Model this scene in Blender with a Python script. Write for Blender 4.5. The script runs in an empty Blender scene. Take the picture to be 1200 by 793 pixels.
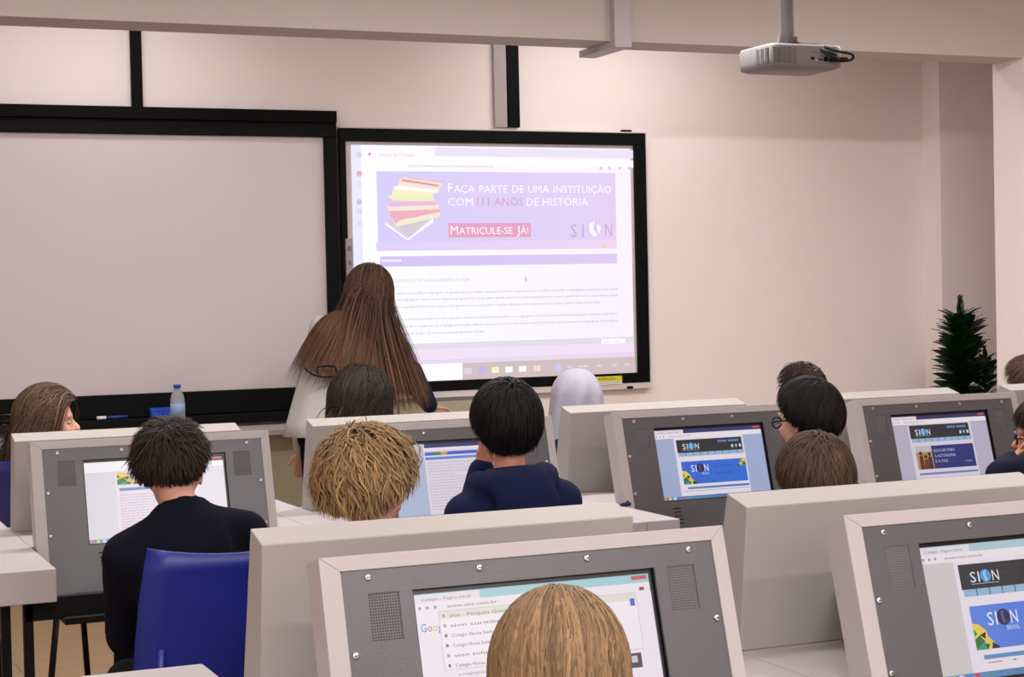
import bpy, math, random
import numpy as np
from mathutils import Vector, Matrix

C = bpy.context.scene
rnd = random.Random(7)

# ---------------------------------------------------------------- camera
F, YAW, PITCH, ROLL, EYE = 2066.4, .4056, -.0248, -.0217, 1.401
_cy, _sy, _cp, _sp, _cr, _sr = math.cos(YAW), math.sin(YAW), math.cos(PITCH), math.sin(PITCH), math.cos(ROLL), math.sin(ROLL)
FWD = np.array([_sy * _cp, _cy * _cp, _sp]); RT0 = np.array([_cy, -_sy, 0.]); UP0 = np.cross(RT0, FWD)
RT = _cr * RT0 + _sr * UP0; UP = -_sr * RT0 + _cr * UP0
cam = bpy.data.cameras.new('camera'); cam.sensor_width = 36; cam.lens = F / 1200 * 36; cam.clip_start = .05
camo = bpy.data.objects.new('camera', cam); C.collection.objects.link(camo); C.camera = camo
m = Matrix.Identity(4)
for i in range(3):
    m[i][0], m[i][1], m[i][2] = RT[i], UP[i], -FWD[i]
m[2][3] = EYE
camo.matrix_world = m

# ---------------------------------------------------------------- world, light, exposure
w = bpy.data.worlds.new('world'); C.world = w; w.use_nodes = True
w.node_tree.nodes['Background'].inputs[0].default_value = (1, .95, .93, 1)
w.node_tree.nodes['Background'].inputs[1].default_value = .30
C.view_settings.view_transform = 'Standard'; C.view_settings.look = 'None'
C.view_settings.exposure = 0.26; C.view_settings.gamma = 1; C.view_settings.use_curve_mapping = False
CEIL = 3.12
LAMPS = [(.9, 5.6), (3.0, 5.6), (5.1, 5.6), (.3, 3.0), (2.7, 3.0), (5.1, 3.0), (.1, .4), (2.5, .4), (.1, -1.5), (2.5, -1.5)]  # rearmost row, behind the camera, is added for frontal fill
LAMP_W = [(x, y, {5.6: 42, 3.0: 11, .4: 42, -1.5: 42}[y]) for x, y in LAMPS] + [(1.6, 8.35, 6), (4.4, 8.35, 8)]
for x, y, p in LAMP_W:
    l = bpy.data.lights.new('ceiling_lamp_light', 'AREA'); l.shape = 'RECTANGLE'; l.size = 1.15; l.size_y = .26
    l.energy = p; l.color = (1, .965, .96)
    o = bpy.data.objects.new('ceiling_lamp_light', l); C.collection.objects.link(o); o.location = (x, y, CEIL - .07)

# ---------------------------------------------------------------- helpers
def lin(r, g=None, b=None):
    if g is None: r, g, b = r
    return tuple(((c / 255) / 12.92 if c / 255 <= .04045 else ((c / 255 + .055) / 1.055) ** 2.4) for c in (r, g, b)) + (1,)
MATS = {}
def mat(name, rgb, rough=.6, metal=0, spec=.5, noise=.04, nscale=30, bump=0, trans=0, attr=None, emit=0, stretch=None):
    if name in MATS: return MATS[name]
    m = bpy.data.materials.new(name); m.use_nodes = True; nt = m.node_tree; b = nt.nodes['Principled BSDF']
    col = lin(rgb)
    b.inputs['Base Color'].default_value = col; b.inputs['Roughness'].default_value = rough; b.inputs['Metallic'].default_value = metal
    b.inputs['Specular IOR Level'].default_value = spec
    if trans: b.inputs['Transmission Weight'].default_value = trans; b.inputs['IOR'].default_value = 1.2
    if noise or bump:
        tc = nt.nodes.new('ShaderNodeTexCoord'); mp = nt.nodes.new('ShaderNodeMapping'); n = nt.nodes.new('ShaderNodeTexNoise')
        if stretch: mp.inputs['Scale'].default_value = stretch
        n.inputs['Scale'].default_value = nscale; n.inputs['Detail'].default_value = 4
        nt.links.new(tc.outputs['Object'], mp.inputs[0]); nt.links.new(mp.outputs[0], n.inputs['Vector'])
        if noise:
            r = nt.nodes.new('ShaderNodeMapRange'); r.inputs['To Min'].default_value = 1 - noise; r.inputs['To Max'].default_value = 1 + noise
            nt.links.new(n.outputs['Fac'], r.inputs['Value'])
            mx = nt.nodes.new('ShaderNodeMix'); mx.data_type = 'RGBA'; mx.blend_type = 'MULTIPLY'; mx.inputs['Factor'].default_value = 1
            mx.inputs['A'].default_value = col; nt.links.new(r.outputs[0], mx.inputs['B'])
            out = mx.outputs['Result']
            if attr:
                a = nt.nodes.new('ShaderNodeAttribute'); a.attribute_name = attr
                m2 = nt.nodes.new('ShaderNodeMix'); m2.data_type = 'RGBA'; m2.blend_type = 'MULTIPLY'; m2.inputs['Factor'].default_value = 1
                nt.links.new(out, m2.inputs['A']); nt.links.new(a.outputs['Color'], m2.inputs['B']); out = m2.outputs['Result']
            nt.links.new(out, b.inputs['Base Color'])
        if bump:
            bp = nt.nodes.new('ShaderNodeBump'); bp.inputs['Strength'].default_value = bump; bp.inputs['Distance'].default_value = .004
            nt.links.new(n.outputs['Fac'], bp.inputs['Height']); nt.links.new(bp.outputs[0], b.inputs['Normal'])
    MATS[name] = m; return m
def screen_mat(name, strength, base=.02, rough=.25):
    m = bpy.data.materials.new(name); m.use_nodes = True; nt = m.node_tree; b = nt.nodes['Principled BSDF']
    a = nt.nodes.new('ShaderNodeAttribute'); a.attribute_name = 'ink'
    b.inputs['Base Color'].default_value = (base, base, base, 1); b.inputs['Roughness'].default_value = rough
    nt.links.new(a.outputs['Color'], b.inputs['Emission Color']); b.inputs['Emission Strength'].default_value = strength
    MATS[name] = m; return m

wall_m = mat('wall_paint', (247, 238, 234), .85, noise=.015, nscale=6, bump=.05)
ceil_m = mat('ceiling_paint', (236, 228, 220), .9, noise=.01)
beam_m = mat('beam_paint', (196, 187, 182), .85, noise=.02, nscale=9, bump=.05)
white_m = mat('white_laminate', (178, 171, 173), .5, noise=.015, nscale=14)
cream_m = mat('cream_laminate', (164, 158, 153), .55, noise=.015, nscale=14)
panel_m = mat('grey_powder_coat', (84, 84, 89), .36, spec=.6, noise=.05, nscale=260, bump=.08)
dark_m = mat('black_plastic', (11, 11, 12), .55, spec=.2, noise=.05)
blackf_m = mat('black_frame', (7, 7, 8), .6, spec=.12, noise=.05, nscale=8)
board_m = mat('whiteboard_surface', (204, 194, 197), .42, noise=.02, nscale=2.2)
steel_m = mat('steel', (196, 192, 190), .3, metal=.9, noise=.05)
grid_m = mat('grille_bar', (112, 111, 116), .5, noise=.03)
blue_m = mat('blue_plastic', (14, 32, 128), .38, noise=.04, nscale=20)
navy_m = mat('navy_fleece', (22, 26, 48), .95, spec=.15, noise=.16, nscale=60, bump=.35)
navy2_m = mat('navy_hoodie', (25, 31, 62), .95, spec=.15, noise=.16, nscale=50, bump=.35)
shirt_m = mat('pale_grey_shirt', (186, 182, 180), .9, spec=.2, noise=.06, nscale=40, bump=.3)
scarf_m = mat('lilac_scarf', (166, 162, 176), .9, spec=.2, noise=.04, nscale=40, bump=.2)
trouser_m = mat('dark_trousers', (24, 24, 30), .95, spec=.1, noise=.12, nscale=60)
skin_m = mat('skin', (214, 160, 138), .55, noise=.05, nscale=25, bump=.05)
skin2_m = mat('tan_skin', (190, 130, 104), .55, noise=.05, nscale=25, bump=.05)
eye_m = mat('eye_white', (190, 184, 180), .4, noise=.01)
iris_m = mat('iris', (52, 34, 24), .2, noise=.01)
lip_m = mat('lips', (176, 98, 92), .5, noise=.03)
leaf_m = mat('leaf', (22, 52, 24), .38, noise=.3, nscale=25)
stem_m = mat('stem', (66, 52, 34), .8, noise=.2)
pot_m = mat('clay_pot', (150, 92, 66), .8, noise=.08)
soil_m = mat('soil', (42, 32, 26), 1, noise=.3, bump=.5)
proj_m = mat('projector_shell', (128, 123, 126), .45, noise=.02)
pole_m = mat('painted_pole', (118, 114, 112), .45, noise=.03)
hair_m = {}
def hairmat(key, rgb):
    hair_m[key] = mat('hair_' + key, rgb, .62, spec=.2, noise=.25, nscale=70, attr='tint'); return hair_m[key]

class MB:
    def __init__(s): s.v = []; s.f = []; s.mi = []; s.ink = []
    def add(s, v, f, mi=0, ink=None):
        o = len(s.v); s.v += [tuple(map(float, p)) for p in v]
        for q in f: s.f.append(tuple(i + o for i in q)); s.mi.append(mi); s.ink.append(ink)
    def box(s, a, b, mi=0, bev=0):
        (x0, y0, z0), (x1, y1, z1) = a, b
        s.hexa([(x0, y0, z0), (x1, y0, z0), (x1, y1, z0), (x0, y1, z0), (x0, y0, z1), (x1, y0, z1), (x1, y1, z1), (x0, y1, z1)], mi)
    def hexa(s, v, mi=0):
        s.add(v, [(3, 2, 1, 0), (4, 5, 6, 7), (0, 1, 5, 4), (1, 2, 6, 5), (2, 3, 7, 6), (3, 0, 4, 7)], mi)
    def prism(s, poly, x0, x1, mi=0):   # poly of (y, z), extruded along x
        n = len(poly)
        v = [(x0, y, z) for y, z in poly] + [(x1, y, z) for y, z in poly]
        f = [tuple(range(n)), tuple(range(2 * n - 1, n - 1, -1))] + [(i, i + n, (i + 1) % n + n, (i + 1) % n) for i in range(n)]
        s.add(v, f, mi)
    def zprism(s, poly, z0, z1, mi=0):
        n = len(poly)
        v = [(x, y, z0) for x, y in poly] + [(x, y, z1) for x, y in poly]
        f = [tuple(range(n - 1, -1, -1)), tuple(range(n, 2 * n))] + [(i, (i + 1) % n, (i + 1) % n + n, i + n) for i in range(n)]
        s.add(v, f, mi)
    def tube(s, pts, r, n=10, mi=0, caps=True):
        pts = [Vector(p) for p in pts]; rs = r if hasattr(r, '__len__') else [r] * len(pts)
        base = len(s.v); ref = None
        for i, p in enumerate(pts):
            t = (pts[min(i + 1, len(pts) - 1)] - pts[max(i - 1, 0)])
            t = t.normalized() if t.length > 1e-9 else Vector((0, 0, 1))
            if ref is None: ref = Vector((1, 0, 0)) if abs(t.x) < .8 else Vector((0, 1, 0))
            a = (ref - t * ref.dot(t)).normalized(); ref = a; b = t.cross(a)
            for k in range(n):
                q = p + (a * math.cos(2 * math.pi * k / n) + b * math.sin(2 * math.pi * k / n)) * rs[i]
                s.v.append(tuple(q))
        for i in range(len(pts) - 1):
            for k in range(n):
                s.f.append((base + i * n + k, base + i * n + (k + 1) % n, base + (i + 1) * n + (k + 1) % n, base + (i + 1) * n + k)); s.mi.append(mi); s.ink.append(None)
        if caps:
            s.f.append(tuple(base + k for k in range(n - 1, -1, -1))); s.mi.append(mi); s.ink.append(None)
            e = base + (len(pts) - 1) * n
            s.f.append(tuple(e + k for k in range(n))); s.mi.append(mi); s.ink.append(None)
    def lathe(s, prof, cx=0, cy=0, n=24, mi=0):
        base = len(s.v)
        for r, z in prof:
            for k in range(n):
                s.v.append((cx + r * math.cos(2 * math.pi * k / n), cy + r * math.sin(2 * math.pi * k / n), z))
        for i in range(len(prof) - 1):
            for k in range(n):
                s.f.append((base + i * n + k, base + i * n + (k + 1) % n, base + (i + 1) * n + (k + 1) % n, base + (i + 1) * n + k)); s.mi.append(mi); s.ink.append(None)
        s.f.append(tuple(base + k for k in range(n - 1, -1, -1))); s.mi.append(mi); s.ink.append(None)
        e = base + (len(prof) - 1) * n
        s.f.append(tuple(e + k for k in range(n))); s.mi.append(mi); s.ink.append(None)
    def ell(s, c, r, R=None, nu=14, nv=9, mi=0):
        base = len(s.v); c = Vector(c); R = R or Matrix.Identity(3)
        def P(x, y, z): return tuple(c + R @ Vector((x * r[0], y * r[1], z * r[2])))
        s.v.append(P(0, 0, -1))
        for j in range(1, nv):
            a = -math.pi / 2 + math.pi * j / nv
            for k in range(nu):
                b = 2 * math.pi * k / nu; s.v.append(P(math.cos(a) * math.cos(b), math.cos(a) * math.sin(b), math.sin(a)))
        s.v.append(P(0, 0, 1)); top = len(s.v) - 1; fs = []
        for k in range(nu): fs.append((base, base + 1 + (k + 1) % nu, base + 1 + k))
        for j in range(nv - 2):
            for k in range(nu):
                a = base + 1 + j * nu; fs.append((a + k, a + (k + 1) % nu, a + nu + (k + 1) % nu, a + nu + k))
        a = base + 1 + (nv - 2) * nu
        for k in range(nu): fs.append((a + k, a + (k + 1) % nu, top))
        for q in fs: s.f.append(q); s.mi.append(mi); s.ink.append(None)
    def cap(s, a, b, ra, rb, n=12):   # tapered capsule made of a cone and two balls
        s.ell(a, (ra,) * 3, nu=n, nv=8); s.ell(b, (rb,) * 3, nu=n, nv=8); s.tube([a, b], [ra, rb], n)
    def mesh(s, name, mats, smooth=False):
        me = bpy.data.meshes.new(name); me.from_pydata(s.v, [], s.f)
        for m in (mats if isinstance(mats, (list, tuple)) else [mats]): me.materials.append(m)
        if any(s.mi): me.polygons.foreach_set('material_index', s.mi)
        if any(i is not None for i in s.ink):
            at_ = me.color_attributes.new('ink', 'FLOAT_COLOR', 'CORNER'); d = []
            for p, i in zip(s.f, s.ink): d += list(i or (0, 0, 0, 1)) * len(p)
            at_.data.foreach_set('color', d)
        if smooth: me.polygons.foreach_set('use_smooth', [True] * len(me.polygons))
        me.update(); return me
    def build(s, name, mats, parent=None, smooth=False, bevel=0):
        return put(name, s.mesh(name, mats, smooth), parent, bevel)

def put(name, me, parent=None, bevel=0):
    o = bpy.data.objects.new(name, me); C.collection.objects.link(o)
    if parent is not None: o.parent = parent
    if bevel:
        b = o.modifiers.new('bevel', 'BEVEL'); b.width = bevel; b.segments = 2; b.limit_method = 'ANGLE'; b.angle_limit = math.radians(40)
    return o
def tag(o, label=None, cat=None, group=None, kind=None):
    if label: o['label'] = label
    if cat: o['category'] = cat
    if group: o['group'] = group
    if kind: o['kind'] = kind
    return o
def thing(name, label, cat, loc=(0, 0, 0), rz=0, group=None):
    o = bpy.data.objects.new(name, None); C.collection.objects.link(o); o.location = loc; o.rotation_euler = (0, 0, rz); o.empty_display_size = .05
    return tag(o, label, cat, group)
def children(o): return [c for c in bpy.data.objects if c.parent == o]
def copy_tree(o, parent=None):
    c = o.copy(); C.collection.objects.link(c)
    if parent is not None: c.parent = parent
    for ch in children(o): copy_tree(ch, c)
    return c
def ray(u, v): return RT * (u - 600) / F - UP * (v - 396) / F + FWD
def at(u, v, Y):
    d = ray(u, v); return Vector(d * Y / d[1]) + Vector((0, 0, EYE))
def atX(u, v, X):
    d = ray(u, v); return Vector(d * X / d[0]) + Vector((0, 0, EYE))
_font = {}
def text_geo(body, bold=0):
    key = (body, bold)
    if key in _font: return _font[key]
    cu = bpy.data.curves.new('t', 'FONT'); cu.body = body; cu.size = 1; cu.resolution_u = 2; cu.offset = 0
    o = bpy.data.objects.new('t', cu); C.collection.objects.link(o)
    me = bpy.data.meshes.new_from_object(o.evaluated_get(bpy.context.evaluated_depsgraph_get()))
    v = [(p.co.x, p.co.y) for p in me.vertices]; f = [tuple(p.vertices) for p in me.polygons]
    bpy.data.objects.remove(o); bpy.data.meshes.remove(me); bpy.data.curves.remove(cu)
    xs = [p[0] for p in v] or [0]
    _font[key] = (v, f, min(xs), max(xs)); return _font[key]

class Display:
    """flat print on a plane: origin O, right U, down D, outward N; coordinates in metres on the plane"""
    def __init__(s, O, U, D, N): s.O, s.U, s.D, s.N = map(Vector, (O, U, D, N)); s.mb = MB(); s.k = 0
    def P(s, x, y, k): return s.O + s.U * x + s.D * y + s.N * k
    def poly(s, pts, rgb, lay=None):
        if lay is None: s.k += 1; lay = s.k
        s.mb.add([s.P(x, y, lay * .00007) for x, y in pts], [tuple(range(len(pts)))[::-1]], 0, lin(rgb))
    def rect(s, x0, y0, x1, y1, rgb): s.poly([(x0, y0), (x1, y0), (x1, y1), (x0, y1)], rgb)
    def grad(s, x0, y0, x1, y1, c0, c1, n=8):
        s.k += 1
        for i in range(n):
            t = (i + .5) / n; a = x0 + (x1 - x0) * i / n; b = x0 + (x1 - x0) * (i + 1) / n
            s.poly([(a, y0), (b, y0), (b, y1), (a, y1)], tuple(c0[j] + (c1[j] - c0[j]) * t for j in range(3)), s.k)
    def disc(s, x, y, r, rgb, n=14): s.poly([(x + r * math.cos(2 * math.pi * i / n), y + r * math.sin(2 * math.pi * i / n)) for i in range(n)], rgb)
    def text(s, body, x, y, cap, rgb, width=None, bold=0):   # y = baseline, cap = capital height
        v, f, a, b = text_geo(body, bold); sc = cap / .70; sx = sc
        if width: sx = width / (b - a)
        s.k += 1
        s.mb.add([s.P(x + (p[0] - a) * sx, y - p[1] * sc, s.k * .00007) for p in v], [q for q in f], 0, lin(rgb))
    def smallcaps(s, words, x, y, cap, rgb, width, bold=0):   # words start with a taller letter
        tot = []; cur = 0
        for i, wd in enumerate(words):
            big, body = (wd[0], wd[1:]) if wd[0] != '~' else ('', wd[1:])
            if big: v, f, a, b = text_geo(big, bold); tot.append((big, cur, cap)); cur += (b - a) * cap / .7 + .12 * cap
            if body: v, f, a, b = text_geo(body, bold); tot.append((body, cur, cap * .8)); cur += (b - a) * cap * .8 / .7
            cur += cap * .55
        k = width / (cur - cap * .55); s.k += 1
        for body, px, c in tot:
            v, f, a, b = text_geo(body, bold)
            s.mb.add([s.P(x + (px + (p[0] - a) * c / .7) * k, y - p[1] * c / .7, s.k * .00007) for p in v], f, 0, lin(rgb))

# ---------------------------------------------------------------- room
X0, X1, Y0, WY = -2.3, 7.3, -2.2, 9.075
def slab_struct(name, a, b, m):
    mb = MB(); mb.box(a, b); return tag(mb.build(name, m), kind='structure')
fl = slab_struct('floor', (X0, Y0, -.12), (X1, WY, -.012), mat('subfloor', (110, 84, 60), .9))
wood_m = mat('oak_plank', (150, 122, 92), .45, noise=.16, nscale=9, stretch=(.5, 7, 1))
pl = MB(); pl.box((0, .001, -.012), (1.198, .199, 0)); plm = pl.mesh('plank', wood_m); n = 0
for j in range(36):                      # planks of the part of the floor that can be seen
    for i in range(6):
        o = put('plank', plm, fl); o.location = (-.9 + i * 1.2 + (.6 if j % 2 else 0), 1.9 + j * .2, 0)
pl = MB(); pl.box((X0, Y0, -.012), (X1, 1.9, -.001)); pl.box((X0, 1.9, -.012), (-.3, WY, -.001)); pl.box((6.3, 1.9, -.012), (X1, WY, -.001))
pl.build('floor_border', wood_m, fl)
slab_struct('ceiling', (X0, Y0, CEIL), (X1, WY + .1, CEIL + .1), ceil_m)
slab_struct('wall_front', (X0, WY, 0), (X1, WY + .1, CEIL), wall_m)
slab_struct('wall_back', (X0, Y0 - .1, 0), (X1, Y0, CEIL), wall_m)
slab_struct('wall_left', (X0 - .1, Y0, 0), (X0, WY, CEIL), wall_m)
slab_struct('wall_right', (X1, Y0, 0), (X1 + .1, WY, CEIL), wall_m)
BY0, BY1, BZ = 7.63, 7.89, EYE + 1.21
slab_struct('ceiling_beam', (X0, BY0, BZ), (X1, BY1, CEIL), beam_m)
slab_struct('corner_column', (6.70, 8.90, 0), (X1, WY, CEIL), wall_m)
slab_struct('beam_column', (6.30, BY0, 0), (X1, BY1, BZ), wall_m)
slab_struct('baseboard_front', (X0, WY - .015, 0), (6.70, WY, .09), white_m)
# ceiling luminaires
glow_m = mat('lamp_glow', (240, 238, 235), .5, noise=0)
_b = glow_m.node_tree.nodes['Principled BSDF']; _b.inputs['Emission Color'].default_value = (1, .965, .94, 1); _b.inputs['Emission Strength'].default_value = 2.5
for i, (x, y, p) in enumerate(LAMP_W):
    t = thing('ceiling_light', 'white ceiling light out of the frame, ' + ('left', 'middle', 'right')[0 if x < 1 else 1 if x < 4 else 2] + ' of the row ' + {5.6: 'before the beam', 3.0: 'over the computer desks', .4: 'above the viewer', -1.5: 'added as fill behind viewer', 8.35: 'by the boards'}[y], 'light', (x, y, CEIL - .06), 0, 'ceiling lights')
    a = MB(); a.box((-.62, -.17, .02), (.62, .17, .06)); a.build('housing', white_m, t)
    a = MB(); a.box((-.585, -.14, .012), (.585, .14, .0199)); a.build('diffuser', glow_m, t)

# ---------------------------------------------------------------- writing boards on the front wall
def frame_part(x0, z0, x1, z1, y0, y1, name, parent, m=blackf_m, bev=.004):
    b = MB(); b.box((x0, y0, z0), (x1, y1, z1)); return b.build(name, m, parent, bevel=bev)
YF = WY - .055
a0 = at(2, 122, YF); a1 = at(394, 128.7, YF); b0 = at(2, 154.7, YF); b1 = at(380, 159.3, YF); c0 = at(2, 467.5, YF)
L0 = a0.x - 1.55; L1 = a1.x; zt = (a0.z + a1.z) / 2; zi = (b0.z + b1.z) / 2; zb = (c0.z + at(350, 453, YF).z) / 2; ZB = .765
t = thing('whiteboard', 'large wide whiteboard in a thick black frame, left of the projected picture', 'whiteboard', (0, 0, 0))
frame_part(L0, zi, L1, zi + (zt - zi) * .55, YF, WY - .01, 'top_rail', t)
frame_part(L0 + .0, zi + (zt - zi) * .55, L1, zt, YF - .012, WY - .01, 'top_cover', t)
frame_part(b1.x, zb, L1, zi, YF, WY - .01, 'side_rail', t)
frame_part(L0, zb, L0 + .055, zi, YF, WY - .01, 'side_rail', t)
frame_part(L0, ZB + .052, L1, zb, YF, WY - .01, 'bottom_rail', t)
frame_part(L0, ZB, L1, ZB + .05, YF - .06, WY - .01, 'pen_tray', t)
frame_part(L0 + .055, zb, b1.x, zi, YF + .025, WY - .012, 'writing_surface', t, board_m, 0)
# white trunking and black bars rising behind the boards
def bar(px0, px1, name, label, m, cat='strip', d=.03, base=None):
    x0 = at(px0, 90, WY).x; x1 = at(px1, 90, WY).x
    b = MB(); b.box((x0, WY - d, base), (x1, WY - .0005, CEIL - .001)); return tag(b.build(name, m, bevel=.003), label, cat)
bar(152.6, 165.6, 'mounting_bar', 'black vertical bar above the whiteboard on the left', blackf_m, base=zt + .002)
IY = WY - .06
s0 = at(398, 150, IY); s1 = at(757, 155, IY); s2 = at(762, 447, IY)
bar(592, 606, 'mounting_bar', 'black vertical bar beside the white trunking, above the projected screen', blackf_m, base=s1.z + .02)
bar(577, 591.5, 'cable_trunking', 'white vertical cable trunking above the projected screen, left of a black bar', white_m, 'trunking', .026, base=s1.z + .02)
# interactive board
t = thing('interactive_whiteboard', 'interactive whiteboard in a black frame showing a projected school web page', 'screen', (0, 0, 0))
ix0, ix1 = s0.x, (s1.x + s2.x) / 2; iz1 = (s0.z + s1.z) / 2; iz0 = s2.z
ii0 = at(407, 240, IY).x; ii1 = at(746, 300, IY).x; jz1 = at(600, 167.5, IY).z; jz0 = at(700, 438, IY).z
frame_part(ix0, jz1, ix1, iz1, IY, WY - .01, 'top_rail', t)
frame_part(ix0, iz0, ix1, jz0, IY, WY - .01, 'bottom_rail', t)
frame_part(ix0, jz0, ii0, jz1, IY, WY - .01, 'side_rail', t)
frame_part(ii1, jz0, ix1, jz1, IY, WY - .01, 'side_rail', t)
e = MB(); e.box((ix0 - .004, IY + .004, iz0 - .035), (ix1 + .012, WY - .01, iz0)); e.box((ix1, IY + .01, iz0), (ix1 + .012, WY - .01, iz1)); e.box((ix0, IY + .006, iz1), (ix1 + .012, WY - .01, iz1 + .007))
e.build('silver_edge', mat('silver_trim', (214, 208, 206), .4), t, bevel=.002)
frame_part(ii0, jz0, ii1, jz1, IY + .02, WY - .012, 'writing_surface', t, board_m, 0)
p = at(736, 152, IY); e = MB(); e.box((p.x - .03, IY + .01, iz1 + .007), (p.x + .03, IY + .04, iz1 + .02)); e.build('camera_bump', dark_m, t, bevel=.003)
p = at(738, 454, IY); e = MB(); e.box((p.x - .016, IY - .012, iz0 - .033), (p.x + .016, IY + .004, iz0 - .018)); e.build('infrared_window', dark_m, t)
p0 = at(404, 279, IY); p1 = at(411, 336, IY); e = MB(); e.box((p0.x, IY - .02, p1.z), (p1.x + .01, IY, p0.z)); sp = e.build('button_bar', mat('button_grey', (150, 146, 150), .5), t, bevel=.004)
for k in range(3):
    e = MB(); z = p1.z + (p0.z - p1.z) * (.2 + .3 * k); e.box((p0.x + .012, IY - .024, z - .012), (p1.x, IY - .02, z + .012)); e.build('button', mat('button_dark', (108, 104, 112), .5), sp)
# yellow notice stuck on the lower right corner of the frame
q0 = at(694, 441, IY); q1 = at(729, 447.5, IY)
d = Display((q0.x, IY - .0015, q0.z), (1, 0, 0), (0, 0, -1), (0, -1, 0)); W_, H_ = q1.x - q0.x, .048
d.rect(0, 0, W_, H_ * .62, (218, 212, 40)); d.rect(0, H_ * .62, W_, H_, (226, 222, 224)); d.text('ATENÇÃO', W_ * .2, H_ * .46, H_ * .3, (70, 70, 20), W_ * .6, .02)
for k in range(2): d.rect(W_ * .1, H_ * (.7 + k * .12), W_ * .92, H_ * (.74 + k * .12), (150, 148, 160))
o = d.mb.build('warning_sticker', mat('sticker_print', (255, 255, 255), .6, noise=.01, attr='ink'), t)
o['label'] = 'yellow and white notice reading ATENÇÃO'

# the projected picture, glowing by itself in place of the projector's light
DY = IY + .0195
dz = Display((0, DY, 0), (1, 0, 0), (0, 0, -1), (0, -1, 0))
def bx(u, v): p = at(u, v, DY); return (p.x, -p.z)
def R4(u0, v0, u1, v1, rgb, rgb2=None):
    a = bx(u0, v0); b = bx(u1, v1)
    if rgb2: dz.grad(a[0], a[1], b[0], b[1], rgb, rgb2)
    else: dz.rect(a[0], a[1], b[0], b[1], rgb)
def PG(pts, rgb): dz.poly([bx(*p) for p in pts], rgb)
R4(411, 169, 743.5, 434.5, (244, 246, 252), (240, 234, 244))
R4(411, 169, 429, 446, (226, 226, 246))
for y, c in ((203, (228, 168, 176)), (215, (214, 226, 214)), (236, (196, 180, 236)), (247, (216, 206, 244)), (262, (226, 210, 240)), (181, (210, 204, 236))):
    p = bx(421, y); dz.disc(p[0], p[1], .016, c)
R4(430, 171, 743.5, 185, (226, 220, 240)); R4(430, 171, 510, 185, (246, 242, 250))
R4(430, 184, 743.5, 196, (250, 248, 252))
p = bx(433, 180); dz.disc(p[0], p[1], .008, (220, 120, 210))
p = bx(478, 195); dz.text('https://www.site.com.br/institucional/historia', p[0], p[1], .017, (190, 186, 200), .5)
p = bx(445, 182.2); dz.text('Portal do Colegio', p[0], p[1], .015, (196, 190, 206), .2)
for x in (704, 714, 726, 737): p = bx(x, 196.5); dz.disc(p[0], p[1], .009, (206, 190, 206))
R4(441, 200, 722.5, 290, (204, 198, 243), (222, 200, 238))
R4(441, 283, 722.5, 290.5, (214, 200, 242), (232, 206, 238))
BK = lambda l: [(430 + x / 3.871, 180 + y / 3.871) for x, y in l]
for pts, c in (([(85, 310), (185, 385), (300, 290), (300, 310), (185, 392), (82, 320)], (250, 250, 246)), ([(90, 300), (185, 375), (320, 272), (290, 260), (110, 300)], (206, 196, 206)),
               ([(90, 240), (130, 330), (330, 285), (332, 252), (110, 250)], (236, 228, 200)), ([(90, 250), (130, 318), (150, 300), (332, 262), (330, 246), (95, 258)], (232, 168, 186)),
               ([(90, 232), (110, 258), (330, 250), (325, 228), (120, 240)], (240, 226, 206)), ([(90, 218), (100, 236), (320, 232), (300, 214)], (232, 178, 214)),
               ([(95, 190), (120, 212), (310, 214), (300, 190), (110, 184)], (232, 230, 180)), ([(120, 150), (110, 192), (300, 194), (300, 176), (320, 160), (150, 150)], (236, 234, 190)),
               ([(120, 148), (130, 160), (320, 176), (325, 160), (150, 142)], (246, 244, 238)), ([(150, 112), (140, 142), (325, 162), (345, 128), (180, 104)], (240, 220, 206)),
               ([(150, 122), (320, 148), (328, 140), (165, 114)], (214, 150, 160)), ([(180, 103), (345, 124), (345, 132), (175, 110)], (226, 190, 196))):
    PG(BK(pts), c)
wh = (248, 246, 252)
p = bx(525, 225); q = bx(716, 225); dz.smallcaps(['FAÇA', '~PARTE', '~DE', '~UMA', '~INSTITUIÇÃO'], p[0], p[1], .052, wh, q[0] - p[0], .004)
p = bx(525, 240.5); q = bx(563, 240); dz.text('COM', p[0], p[1], .044, wh, bx(554, 240)[0] - p[0], .004)
p = bx(559, 240.5); dz.text('111 ANOS', p[0], p[1], .046, (206, 156, 196), bx(613, 240)[0] - p[0], .022)
p = bx(617, 240.5); dz.text('DE HISTÓRIA', p[0], p[1], .044, wh, bx(689, 240)[0] - p[0], .004)
R4(525, 261, 622, 277, (222, 152, 188)); p = bx(528, 274); dz.smallcaps(['MATRICULE-SE', 'JÁ!'], p[0], p[1], .048, wh, bx(619, 274)[0] - p[0], .006)
gl = (190, 166, 204)
p = bx(669, 277.5); dz.text('S I', p[0], p[1], .075, gl, bx(684, 277)[0] - p[0]); p = bx(709, 276.5); dz.text('N', p[0], p[1], .075, gl, .045)
p = bx(696, 268); dz.disc(p[0], p[1], .045, (208, 194, 232), 20); PG([(690, 262), (697, 258), (695, 268), (700, 274), (696, 278), (690, 270)], (244, 240, 250)); PG([(699, 260), (704, 266), (702, 274), (699, 268)], (246, 240, 250))
p = bx(708, 288); dz.disc(p[0], p[1], .012, (240, 206, 160))
R4(445, 300, 723, 308, (200, 188, 238), (214, 196, 238)); R4(447, 303.5, 470, 306, (236, 232, 248))
tx = (176, 172, 178)
words = 'A congregacao de nossa senhora nasceu em Paris e a educacao foi desde o inicio a sua grande missao no Brasil em todas as escolas'.split()
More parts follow.
